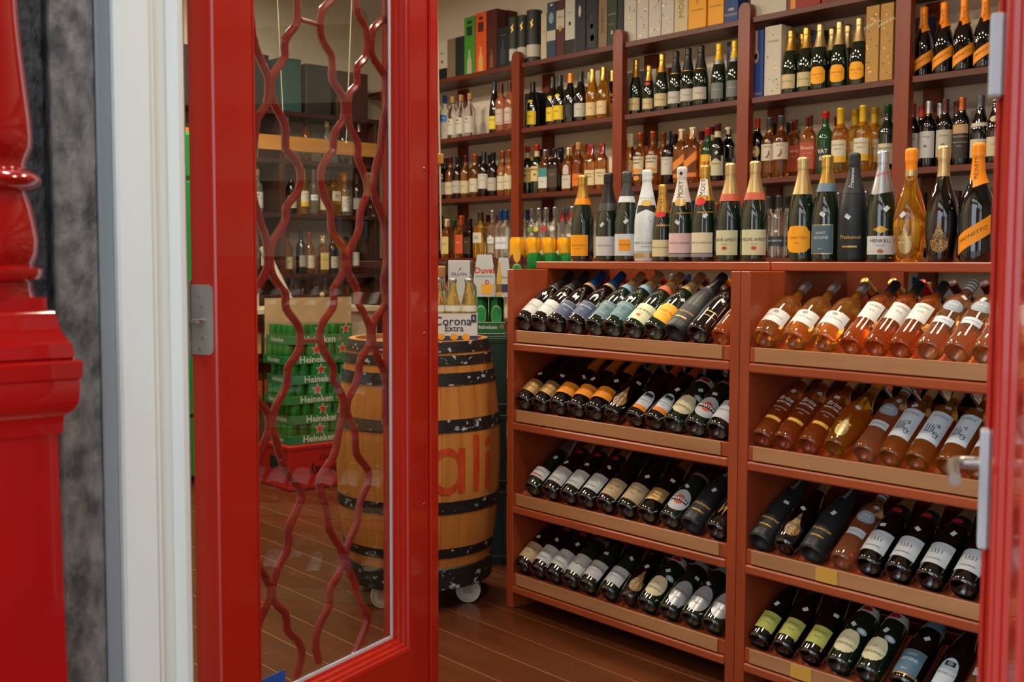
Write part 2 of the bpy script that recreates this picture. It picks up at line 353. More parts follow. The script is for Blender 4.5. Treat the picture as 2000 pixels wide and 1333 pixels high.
st('mop', SP, 'champ', 'g_green', ('#cfc8c4:.3', .205, 'foil', 0), 'sparkling bottle, rose neck foil, pink label', [('#d8b8ba', 'rect', .030, .098, 62, 0, [T('MOET & CHANDON', .0085, .064, '#6a4a4a')]), ('gold_pale', 'oval', .190, .218, 36, 0, []), (G_, 'tilt', .165, .168, 40, .4, []), ('#8e8a8c', 'rect', .016, .028, 62, 0, [])], neck=[T('MOET', .022, .248, '#2a2220', rot=90), ('star',)])
st('mog', SP, 'champ', 'g_green', ('gold', .205, 'foil', 0), 'sparkling bottle, gold neck foil, red seal', [('#d8d0b4', 'rect', .030, .098, 55, 0, [T('MOET & CHANDON', .0085, .064, '#6a5a3a')]), ('#d8d4cc', 'rect', .222, .278, 45, 0, [T('MOET', .022, .250, '#2a2220', rot=90)]), ('#c02418', 'oval', .190, .216, 34, -.2, []), (G_, 'tilt', .165, .168, 40, .4, []), ('#8e8a8c', 'rect', .016, .028, 55, 0, [])])
st('amiot', SP, 'champ', 'g_green', ('gold_pale', .222, 'foil', 0), 'green sparkling bottle with pale gold foil and cream label', [('#c9c9a2', 'rect', .022, .104, 58, 0, [T('VEUVE AMIOT', .0145, .072, '#3a3a2c'), T('SAUMUR', .005, .058, '#5a5a44'), ('dot', '#b8482a', .045)])], [('collar', '#b5523a', .200, .224)])
st('carpe', SP, 'champ', 'g_green', ('gold_pale', .210, 'foil', 0), 'green sparkling bottle with gold foil and yellow shield label', [('#eea310', 'shield', .028, .112, 52, 0, [T('Carpe Viejo', .0125, .076, '#9a5a10', shear=.2), T('CAVA', .0065, .058, '#9a5a10')])])
st('bleu', SP, 'champ', 'g_green', ('gold', .238, 'foil', 0), 'green sparkling bottle with gold foil and slate blue label', [('gold_pale', 'rect', .024, .114, 50, 0, []), ('#4c6470', 'rect', .027, .111, 47, 0, [T('SAINT', .011, .088, '#c8d0d0'), T('GOGNE', .013, .074, '#c8d0d0'), T('BRUT', .006, .040, '#c8d0d0')])], [('collar', '#5d7686', .214, .240)])
st('frx', SP, 'champ', 'g_matte', ('#26282a', .205, 'foil', 0), 'matte black sparkling bottle with gold script on the label', [('#1c1e20', 'rect', .034, .112, 46, 0, [T('Freixenet', .0165, .074, '#d0a24e', shear=.35), ('bar', 'gold_print', .046)])], neck=[T('Freixenet', .016, .250, '#c8c8c8', rot=90, shear=.3)])
st('henk', SP, 'champ', 'g_green', ('silver', .200, 'foil', .006), 'green sparkling bottle with silver foil and white label', [('#c6c6c2', 'rect', .022, .076, 58, 0, [T('HENKELL', .0150, .062, '#3a3c40'), T('TROCKEN', .006, .048, '#6a6c70'), ('dot', '#a8662a', .032)]), (G_, 'diam', .084, .106, 30, 0, [])], neck=[T('HENKELL', .010, .258, '#b82a20', slope=.25)])
st('dropa', SP, 'drop', 'l_amber', ('orange_foil', .262, 'foil', 0), 'teardrop bottle of amber wine with orange foil', [('gold_pale', 'tear', .022, .110, 26, 0, [T('ACCADEMIA', .0120, .070, '#e8d8a8'), T('PROSECCO', .0085, .056, '#e8d8a8')])], [('collar', 'gold_pale', .246, .264)])
st('dropk', SP, 'drop', 'g_black', ('gold_pale', .240, 'foil', 0), 'teardrop shaped glossy black bottle with gold filigree drop', [('filigree', 'tear', .026, .118, 34, 0, [T('ACCADEMIA', .0105, .066, '#1a1410')])])
st('mio', SP, 'pros', 'g_black', ('orange_foil', .205, 'foil', .012), 'dark prosecco bottle with orange foil and slanting orange band', [('#ee9316', 'slant', .018, .130, 62, 0, [T('MIONETTO', .0150, .076, '#6a3a08', slope=.55)])], neck=[T('MIONETTO', .014, .262, '#7a4208', rot=90)])
st('miob', SP, 'pros', 'g_black', ('orange_foil', .205, 'foil', .012), 'dark prosecco bottle with orange foil and broad orange label', [('#ee9316', 'tilt', .050, .105, 58, 0, [T('MIONETTO', .0150, .082, '#6a3a08', slope=.1)])])
st('whl', SP, 'champ', 'g_black', ('black_foil', .200, 'foil', 0), 'black sparkling bottle with black foil and plain white label', [('#b8bcbc', 'rect', .034, .105, 56, 0, [T('Brut Reserve', .0095, .072, '#8a8c8c', shear=.3)])], [('ring', 'silver', .199, .202)])
st('blau', SP, 'champ', 'g_black', ('blue_foil', .236, 'foil', 0), 'dark sparkling bottle with blue foil and navy label', [('#8a93a2', 'rect', .030, .104, 50, 0, []), ('#2a3a5c', 'rect', .032, .102, 48, 0, [T('Blumenthal', .0120, .080, '#c8ccd4'), T('SEKT', .008, .058, '#a8acb4')])], [('collar', '#c0a070', .222, .238)])
st('teal', SP, 'champ', 'g_green', ('gold_pale', .232, 'foil', 0), 'green sparkling bottle with gold foil and teal label', [('#4f7078', 'rect', .032, .112, 44, 0, [('dot', '#3c565e', .078), T('BRUT', .008, .050, '#b8c4a0'), T('SAINT GOGNE', .0075, .094, '#bccac8')])], [('collar', '#6c8fa2', .206, .234)])
st('gline', SP, 'champ', 'g_black', ('gold', .235, 'foil', 0), 'glossy black sparkling bottle with thin golden lines', [(G_, 'tilt', .080, .083, 30, 0, []), (G_, 'tilt', .060, .062, 30, .1, [])])
st('gold', SP, 'champ', 'g_black', ('black_foil', .205, 'foil', 0), 'dark sparkling bottle with shiny gold label', [('gold_label', 'rect', .040, .104, 54, 0, [T('CAVA BRUT', .0090, .088, '#6a5420'), ('bar', '#8a6e30', .066)])])
st('prow', SP, 'burg', 'g_black', ('#c8501c:.35', .240, 'cap', 0), 'dark bottle, orange capsule, orange and white label', [('#c2ccd2', 'arch', .028, .116, 36, 0, [T('PROSECCO', .0085, .070, '#5a646a'), T('D.O.C.', .006, .058, '#5a646a')]), ('#e07f1c', 'rect', .028, .046, 36.3, 0, []), ('#25323a', 'rect', .092, .106, 20, 0, [])])
st('cod', SP, 'champ', 'g_green', ('black_foil', .232, 'foil', 0), 'green sparkling bottle with ragged cream label and white collar', [('#d2c9a0', 'jag', .026, .118, 50, 0, [T('CODORNIU', .0120, .060, '#3a3420'), T('1872', .006, .082, '#7a6a40')]), ('#9aa8b0', 'oval', .112, .132, 22, .62, [('dot', '#c8d0d4', .122)])], [('collar', '#c9c4b8', .196, .222)], neck=[('seal',)])
st('mart', SP, 'champ', 'g_green', ('black_foil', .215, 'foil', 0), 'green sparkling bottle with oval silver label and red disc', [('#b4b8ba', 'oval', .028, .118, 52, 0, []), ('#c8482a', 'oval', .054, .094, 24, 0, []), ('#16181a', 'rect', .066, .083, 42, 0, [T('MARTINI', .0150, .0745, '#d8d8d8', bold=.02)])], [('collar', '#8a6468', .200, .212)])
st('whs', SP, 'champ', 'g_black', ('black_foil', .205, 'foil', 0), 'dark sparkling bottle with pale label and small crest', [('#b9bfc4', 'rect', .028, .110, 54, 0, [T('Ramon Roqueta', .0095, .066, '#7a7e84', shear=.2), ('dot', '#94706a', .092)])])
st('c51', SP, 'champ', 'g_black', ('gold_pale', .235, 'foil', 0), 'dark sparkling bottle with white label printed 1551', [('#b7bcbd', 'rect', .036, .112, 56, 0, [T('1551', .0190, .078, '#33353a'), T('CODORNIU', .0085, .052, '#4a4c50')])], [('collar', 'black_foil', .196, .236)], neck=[('seal',)])
st('niga', SP, 'champ', 'g_black', ('black_foil', .205, 'foil', 0), 'dark sparkling bottle with champagne coloured label', [('#ab9674', 'rect', .028, .106, 56, 0, [T('Noriega', .0150, .078, '#54442a'), T('CAVA', .007, .056, '#54442a')])])
st('gplate', SP, 'champ', 'g_black', ('gold', .225, 'foil', 0), 'dark sparkling bottle with gold plate label and yellow print', [('gold_label', 'tilt', .050, .104, 46, 0, [('bar', '#7a5c18', .076), T('BRUT', .009, .062, '#6a5018')])])
st('zell', SP, 'champ', 'g_green', ('silver', .205, 'foil', 0), 'green sparkling bottle with silver collar and small white label', [('#bcc0c0', 'rect', .040, .090, 52, 0, [T('HENKELL', .0130, .072, '#4a4c50'), ('bar', '#b0322a', .050)])])
st('yv', SP, 'champ', 'g_black', ('black_foil', .220, 'foil', 0), 'black sparkling bottle with gold ray emblem', [(G_, 'vee', .050, .120, 24, 0, []), (K, 'vee', .062, .118, 18, 0, []), (G_, 'diam', .04, .12, 4, 0, [])])
st('scr', SP, 'champ', 'g_green', ('black_foil', .225, 'foil', 0), 'green sparkling bottle with silver collar and label in script', [('#b9bdbd', 'rect', .030, .112, 50, 0, [T('Pongracz', .0165, .070, '#3a3c40', shear=.4)])], [('collar', 'silver', .200, .222)])
st('pere', SP, 'champ', 'g_green', ('red_foil', .222, 'foil', 0), 'green sparkling bottle with red foil and wide white label', [('#b4b8ba', 'rect', .032, .104, 58, 0, [T('PERE MARCAL', .0130, .076, '#44484c'), T('BLANC DE BLANCS', .0055, .060, '#6a6e72')])])
st('vila', SP, 'champ', 'g_green', ('silver', .222, 'foil', 0), 'green sparkling bottle with ornate silver shield label', [('silver_label', 'oval', .020, .124, 50, 0, [T('VILARNAU', .0115, .078, '#3c4044'), T('BRUT', .007, .050, '#3c4044')])], [('collar', '#9aa0a4', .206, .224)])
st('sgog', SP, 'champ', 'g_black', ('gold_pale', .240, 'foil', 0), 'dark sparkling bottle with steel blue label and blue collar', [('gold_print', 'rect', .018, .106, 52, 0, []), ('#4d6b7e', 'rect', .022, .104, 50, 0, [T('SAINT', .0110, .088, '#c4d0d4'), T('GOGNE', .0140, .070, '#c4d0d4'), T('BRUT', .007, .036, '#c4d0d4')])], [('collar', '#56788c', .200, .236)])
st('prs', SP, 'burg', 'g_black', ('#c8501c:.35', .244, 'cap', 0), 'dark wine bottle with arched white label and black crest', [('#b9c2c6', 'arch', .024, .116, 38, 0, [T('PROSECCO', .0095, .062, '#4a5054')]), ('#22292e', 'rect', .088, .104, 20, 0, [('dot', '#8a9298', .096)])])
st('grn', WI, 'burg', 'g_black', ('yellow_foil', .262, 'cap', 0), 'dark wine bottle with yellow capsule and lime green label', [('#a9ab52', 'rect', .034, .100, 46, 0, [T('VERDEJO', .0095, .080, '#6a6e2a'), T('Rueda', .009, .060, '#6a6e2a', shear=.3)])])
# rose wines
st('prov', WI, 'dome', 'l_rose', ('silver', .238, 'cap', 0), 'domed pale orange rose bottle with silver cap', [('#cfcfc8', 'rect', .046, .102, 60, 0, [T('Cotes de Provence', .0085, .072, '#7a7c7c'), ('dot', '#8a8c8c', .090)])])
st('rosb', WI, 'bord', 'l_rose2', ('black_foil', .248, 'cap', 0), 'straight deep rose bottle, black cap, white label', [('#cdccc2', 'rect', .096, .168, 46, 0, [T('CHATEAU', .0085, .152, '#6a6c60'), T('Rose', .0095, .132, '#7a7c70', shear=.3)]), ('#e0a848', 'rect', .078, .090, 14, 1.0, [])])
st('gris', WI, 'tall', 'l_gris', ('striped', .262, 'cap', 0), 'slender pink wine bottle, striped cap, grey oval', [('#8a969c', 'oval', .140, .184, 44, 0, [T('GRIS', .0130, .166, '#d6dcdc'), T('BLANC', .0100, .154, '#c6cccc')]), ('#c2c8cc', 'rect', .086, .112, 42, 0, [T('Gerard Bertrand', .0065, .099, '#6a7074')])])
st('brise', WI, 'tall', 'l_rose2', ('cork', .268, 'cap', 0), 'orange rose bottle, white printed lettering, cork cap', [('#e0a848', 'rect', .066, .078, 40, 0, []), ], neck=[T('Brise', .0230, .160, '#e4dcd0', shear=.3), T('MARITIME', .0110, .142, '#e4dcd0', bold=.01), T('MEDITERRANEE', .0065, .118, '#e4dcd0'), T('ROSE', .0065, .104, '#e4dcd0')])
st('forge', WI, 'bord', 'l_rose', ('cork', .262, 'cap', 0), 'straight rose bottle with tall white label and castle drawing', [('#c4ccd2', 'rect', .060, .176, 52, 0, [T('LA FORGE', .0095, .158, '#5a5e64'), ('castle',)])])
# wines on the wall
def wine(key, sh, g, cap, desc, c, z0=.05, z1=.13, half=56, texts=(), bands=(), kind='rect', name=WI): st(key, name, sh, g, cap, desc, [(c, kind, z0, z1, half, 0, list(texts))], bands)
wine('wy', 'burg', 'g_black', ('black_foil', .235, 'cap', 0), 'black wine bottle with black capsule and bright yellow label', '#d8b818', .03, .115, 58, [T('VIEJO', .012, .080, '#6a5a10')], [])
ST['wy']['labs'].append(('#d8b818', 'oval', .168, .186, 30, 0, []))
wine('wo', 'burg', 'g_black', ('orange_foil', .245, 'cap', 0), 'black wine bottle with orange capsule', '#23221f', .04, .11, 50)
wine('ww', 'burg', 'g_black', ('black_foil', .240, 'cap', 0), 'black bottle with white square label and black capsule', '#b4b2a8', .03, .11, 58, [T('Reserva', .010, .076, '#6a6860', shear=.2)])
wine('wag', 'burg', 'l_amber', ('gold', .225, 'cap', 0), 'slender amber bottle with long gold capsule and cream label', '#cdb684', .028, .105, 52, [T('Tokaji', .011, .072, '#7a5a24', shear=.2)])
wine('wak', 'burg', 'g_brown', ('gold', .240, 'cap', 0), 'dark amber bottle with gold capsule and cream label', '#cdb684', .028, .105, 52, [T('Tokaji', .011, .072, '#7a5a24', shear=.2)])
wine('vb', 'vodka', 'l_clear', ('blue_foil', .262, 'screw', 0), 'clear vodka bottle with blue cap and blue band', '#2a6ab8', .130, .180, 60, [T('VODKA', .013, .156, '#d8dce4')], name=VO)
wine('cw', 'whis', 'l_clear', ('cork', .252, 'screw', 0), 'clear spirit bottle with white label and cork cap', '#bdb8aa', .030, .140, 70, [T('GENEVER', .010, .098, '#7a766a'), ('dot', '#5a4a3a', .122)], name=VO)
wine('fl', 'flute', 'g_brown', ('#16283a:.4', .285, 'cap', 0), 'tall slim brown bottle with yellow label', '#d4c020', .03, .115, 55, [T('RIVELLA', .012, .090, '#3a3410')])
wine('pk', 'tall', 'l_pink', ('maroon', .255, 'cap', 0), 'slender pink wine bottle with cream label and maroon capsule', '#b9a898', .05, .15, 50, [T('Rosado', .011, .120, '#7a4a3a', shear=.2), ('bar', '#a8562a', .062)])
wine('cgc', 'champ', 'g_green', ('gold', .220, 'foil', 0), 'green sparkling bottle with gold foil and cream label', '#bfae84', .030, .100, 56, [T('Grand Vintage', .010, .066, '#7a6a40', shear=.2)], name=SP)
wine('cgk', 'champ', 'g_green', ('black_foil', .200, 'foil', 0), 'green sparkling bottle with long black foil and pale label', '#b4b0a4', .034, .100, 58, [T('Champagne', .010, .068, '#7a786c', shear=.2)], [('ring', 'gold', .197, .201)], name=SP)
wine('cgs', 'champ', 'g_green', ('yellow_foil', .232, 'foil', 0), 'green sparkling bottle with yellow foil and grey label', '#6a6e6c', .028, .112, 48, [T('Pommery', .012, .076, '#c8c4b0', shear=.2)], [('collar', 'silver', .212, .234)], name=SP)
ST['cgh'] = dict(ST['cgc'], d='half size sparkling bottle with gold foil and red seal', labs=ST['cgc']['labs']+[('#b82a1c', 'oval', .188, .21, 34, 0, [])], sc=.84)
for k_, cap_, c_, dsc in (('wr', ('red_foil', .248, 'cap', 0), '#bdb8b0', 'Bordeaux bottle with red capsule and tall white label'), ('wgs', ('silver', .246, 'cap', 0), '#b4b6b6', 'Bordeaux bottle with silver and gold capsule and grey label'), ('wbr', ('maroon', .246, 'cap', 0), '#b0aa98', 'Bordeaux bottle with brown capsule and cream label')):
    wine(k_, 'bord', 'g_black', cap_, dsc, c_, .045, .165, 62, [T('Chateau', .0125, .140, '#7a746a', shear=.3), ('dot', '#6a6254', .098)], [('band', 'gold', .246, .252)] if k_ == 'wgs' else [])
wine('wgd', 'bord', 'g_black', ('copper', .248, 'cap', 0), 'Bordeaux bottle with copper capsule and black printed label', '#2a2520', .03, .140, 58, [T('GRAN RESERVA', .010, .128, '#b9a070'), T('Marques de Luzon', .009, .104, '#c9b48a'), T('RIOJA', .008, .086, '#b9a070')])
ST['wgd']['labs'].append(('#b08a60', 'rect', .142, .182, 58, 0, []))
wine('bur', 'burg', 'g_black', ('grey_foil', .252, 'cap', 0), 'Burgundy bottle with grey capsule and cream label', '#b9b4a0', .03, .110, 60, [T('Grand Vin', .011, .086, '#7a7460', shear=.2)])
ST['bur']['labs'] += [('#b9b4a0', 'tilt', .165, .182, 60, 0, []), ('#cf9436', 'arch', .035, .07, 34, 0, [])]
wine('bur2', 'burg', 'g_black', ('#c8c0ae:.5', .268, 'cap', 0), 'Burgundy bottle with cream neck band and cream label', '#bbaf8c', .03, .112, 60, [T('Chablis', .012, .08, '#7a6c48', shear=.2)])
ST['bur2']['labs'].append(('#bbaf8c', 'oval', .178, .204, 50, 0, []))
# spirits
def spi(key, sh, g, cap, desc, c, z0=.03, z1=.12, half=58, texts=(), more=(), bands=(), sc=1.): st(key, SPI, sh, g, cap, desc, [(c, 'rect', z0, z1, half, 0, list(texts))]+list(more), bands, sc=sc)
spi('jam', 'whis', 'g_green', ('red_foil', .262, 'screw', 0), 'green whiskey bottle with cream label and red cap', '#c2ad72', .075, .165, 60, [T('JAMESON', .0150, .145, '#4a3c1c', bold=.01), ('dot', '#6a3a20', .115)], [('#b9ab88', 'rect', .225, .258, 80, 0, [])], sc=1.05)
spi('tl', 'sq', 'l_whisky', ('silver', .225, 'screw', 0), 'square whisky bottle with teal and white label', '#b8bcb4', .03, .10, 46, [T('ISLAY', .010, .07, '#5a6060')], [('#3a7a78', 'rect', .10, .155, 46, 0, [])])
spi('dk', 'sq', 'g_brown', ('black_foil', .225, 'screw', 0), 'square dark spirit bottle with black label', '#3c2c20', .03, .145, 46, [T('RUM', .014, .11, '#a08a60')])
spi('wt', 'sq', 'l_whisky', ('cream_cap', .225, 'screw', 0), 'square whiskey bottle with white arched label and cream cap', '#b4b0a6', .02, .10, 46, [T('BULLEIT', .010, .075, '#5a4a30')], [('#b4b0a6', 'arch', .105, .165, 30, 0, [])])
spi('og', 'whis', 'l_whisky', ('cork', .252, 'screw', 0), 'whisky bottle with orange label and cork cap', '#d06a18', .03, .105, 60, [T('BOURBON', .010, .07, '#6a2a08')])
spi('mk', 'sq', 'l_whisky', ('red_foil', .195, 'screw', 0), 'squat square bourbon bottle with red wax neck', '#c8b890', .03, .12, 46, [T("Maker's", .015, .098, '#4a3820', shear=.15), T('Mark', .015, .080, '#4a3820', shear=.15)])
spi('pc', 'whis', 'l_whisky', ('cream_cap', .228, 'screw', 0), 'whiskey bottle with peach label, red emblem and cream neck', '#d2a46a', .06, .15, 58, [('dot', '#b03a1e', .085), T('FOUR ROSES', .008, .13, '#7a4a20')], sc=1.06)
spi('au', 'whis', 'l_whisky', ('copper', .255, 'screw', 0), 'whisky bottle with orange cap and boldly lettered cream label', '#c4bba0', .07, .165, 60, [T('OTHENTIC', .0125, .148, '#3a3428', bold=.02), T('WHISKY', .0125, .130, '#3a3428', bold=.02)], [('#cf8a2c', 'oval', .035, .06, 30, 0, []), ('#d08a30', 'oval', .075, .10, 46, 0, [])], sc=1.05)
spi('bw', 'whis', 'g_brown', ('black_foil', .215, 'cap', 0), 'dark whisky bottle with black capsule and white label', '#b9b4a8', .055, .150, 58, [T('The Benriach', .0085, .138, '#4a4640'), T('10', .012, .11, '#4a4640')], sc=1.04)
spi('jw', 'sq', 'l_whisky', ('cream_cap', .222, 'screw', 0), 'square whisky bottle with slanting orange label', '#c86a1c', .03, .05, 46, [], [('#d07a24', 'slant', .065, .155, 45, 0, [])], sc=1.12)
spi('jb', 'whis', 'l_greeng', ('red_foil', .255, 'screw', 0), 'green whisky bottle with red cap and yellow label', '#d8a828', .05, .15, 58, [T('J&B', .036, .10, '#b0301c', bold=.02)])
spi('bl', 'whis', 'g_black', ('maroon', .258, 'screw', 0), 'dark whisky bottle with cream pointed label and maroon cap', '#b9b292', .03, .13, 60, [T("Ballantine's", .011, .09, '#5a5648', shear=.3)], [('#10110f', 'vee', .1, .135, 40, 0, []), ('#b8ac88', 'rect', .225, .255, 80, 0, [])], sc=1.05)
spi('bs', 'sq', 'g_black', ('cream_cap', .235, 'screw', 0), 'square dark whisky bottle with pointed white label', '#b4b1a2', .03, .115, 46, [T('Scotch', .012, .09, '#4a4a44', shear=.3)], [('#0e0f0e', 'vee', .085, .118, 40, 0, [])], sc=1.1)
spi('br', 'bord', 'g_black', ('red_foil', .255, 'cap', 0), 'black bottle with red cap, gold crest and orange band', '#cf5a20', .06, .075, 80, [], [('gold_label', 'oval', .11, .165, 34, 0, [])], sc=1.05)
spi('gr', 'whis', 'l_whisky', ('grey_foil', .250, 'screw', 0), 'whisky bottle with pale label showing a red bird', '#bdb6a4', .085, .165, 64, [T('GROUSE', .0095, .152, '#8a5a4a'), ('bird',)], sc=1.06)
spi('gt', 'sq', 'l_whisky', ('maroon', .225, 'screw', 0), 'three sided whisky bottle with red label and maroon cap', '#a3402c', .03, .15, 46, [T("Grant's", .020, .125, '#d8c8b0', bold=.01), T('FAMILY RESERVE', .0055, .10, '#d8c8b0')], sc=1.1)
spi('vt', 'whis', 'l_greeng', ('red_foil', .262, 'screw', 0), 'green whisky bottle with white print and brown cap', '#24302a', .03, .125, 58, [T('VAT', .026, .108, '#cfcfc4', bold=.02), T('69', .030, .076, '#cfcfc4', bold=.02)], sc=1.05)
spi('hy', 'whis', 'l_gold', ('yellow_foil', .205, 'screw', 0), 'golden whisky bottle with yellow neck and curved cream label', '#c6bfa8', .05, .15, 56, [T('HONEY WHISKY', .0085, .128, '#6a6454'), T('Liqueur', .010, .11, '#6a6454', shear=.3)], [('#d3a520', 'rect', .05, .078, 56.5, 0, [])], sc=1.08)
spi('tc', 'whis', 'g_green', ('green_foil', .255, 'screw', 0), 'green whisky bottle with dark cap and cream label', '#b9b193', .03, .12, 58, [T("TEACHER'S", .0125, .098, '#3c3424')], sc=1.05)
spi('jy', 'sq', 'l_whisky', ('cream_cap', .22, 'screw', 0), 'square whiskey bottle with pale yellow label', '#c0ad70', .03, .15, 46, [T('HONEY', .012, .1, '#5a4a20')])
spi('jg', 'sq', 'l_whisky', ('green_foil', .22, 'screw', 0), 'square whiskey bottle with green label', '#4f7a30', .03, .15, 46, [T('APPLE', .012, .1, '#c8d0a0')])
spi('jo', 'sq', 'l_whisky', ('#a8401c:.4', .21, 'screw', 0), 'square whiskey bottle with orange red label', '#b84c28', .03, .15, 46, [T('FIRE', .014, .1, '#e0c0a0')], sc=1.08)
spi('jp', 'sq', 'l_gold', ('black_foil', .215, 'screw', 0), 'square golden whisky bottle with wide white label', '#c0bba8', .09, .15, 46, [T('KI', .030, .12, '#2a2a26')], sc=1.15)
spi('cl', 'vodka', 'l_clear', ('silver', .262, 'screw', 0), 'clear vodka bottle with silver cap', '#c8ccc8', .10, .14, 44, [T('VODKA', .011, .12, '#5a6468')])
spi('cb', 'vodka', 'l_clear', ('blue_foil', .25, 'screw', 0), 'clear vodka bottle with blue cap and white label', '#c8ccd0', .06, .14, 50, [T('VODKA', .012, .1, '#5a6478')])
for k_, c_, cn in (('d0', '#c6c8c2', 'white'), ('d1', '#6f9a44', 'green'), ('d2', '#b8242a', 'red'), ('d3', '#c7b24a', 'yellow')):
    st(k_, SPI, 'vodka', 'l_clear', ('silver', .272, 'screw', 0), 'clear vodka bottle with small %s roundel' % cn, [(c_, 'oval', .168, .200, 34, 0, [])])
spi('rn', 'vodka', 'l_clear', ('silver', .282, 'screw', 0), 'clear vodka bottle with red neck and printed label', '#c4c0bc', .05, .15, 50, [T('VODKA', .013, .11, '#a8302a')], [], [('neck_wrap', 'red_foil', .235, .282)])
spi('bt', 'vodka', 'l_clear', ('grey_foil', .255, 'screw', 0), 'clear vodka bottle with dark slanting label', '#2c3a40', .06, .11, 56, [T('BRISTOFF', .0125, .086, '#c8ccd0')])
spi('bn', 'whis', 'l_whisky', ('maroon', .25, 'screw', 0), 'brown whisky bottle with dark cap and cream label', '#b7ab88', .035, .12, 58, [T('Malt', .013, .085, '#5a4a2a', shear=.2)])
spi('bk', 'whis', 'g_brown', ('black_foil', .24, 'screw', 0), 'dark brown spirit bottle with black cap and pale label', '#a8a294', .04, .125, 56, [T('SINGLE MALT', .0075, .09, '#4a463c')])
spi('bo', 'whis', 'l_whisky', ('copper', .25, 'screw', 0), 'whisky bottle with copper cap and cream label', '#bfb59a', .04, .13, 56, [T('Blended', .010, .09, '#6a5a3a', shear=.2)])
spi('bb', 'bord', 'g_black', ('black_foil', .24, 'cap', 0), 'black bottle with black capsule and grey label', '#8a8880', .05, .13, 56)
def striped_mat():
    mt = mk('striped', 'CFC6B4', .5); nt = mt.node_tree; b = nt.nodes['Principled BSDF']
    tc = nt.nodes.new('ShaderNodeTexCoord'); sp = nt.nodes.new('ShaderNodeSeparateXYZ'); mu = nt.nodes.new('ShaderNodeMath'); mu.operation = 'MULTIPLY'; mu.inputs[1].default_value = 75
    fr = nt.nodes.new('ShaderNodeMath'); fr.operation = 'FRACT'; gt = nt.nodes.new('ShaderNodeMath'); gt.operation = 'GREATER_THAN'; gt.inputs[1].default_value = .55
    mx = nt.nodes.new('ShaderNodeMix'); mx.data_type = 'RGBA'; mx.inputs[6].default_value = lin('CFC6B4'); mx.inputs[7].default_value = lin('5E6E74')
    L = nt.links; L.new(tc.outputs['Object'], sp.inputs[0]); L.new(sp.outputs[2], mu.inputs[0]); L.new(mu.outputs[0], fr.inputs[0]); L.new(fr.outputs[0], gt.inputs[0]); L.new(gt.outputs[0], mx.inputs[0]); L.new(mx.outputs[2], b.inputs['Base Color'])
striped_mat()
noise_mat('filigree', '0A0A0A', 'C79A55', 420, (1, 1, 1), .35, 0, 2, .46, .54)

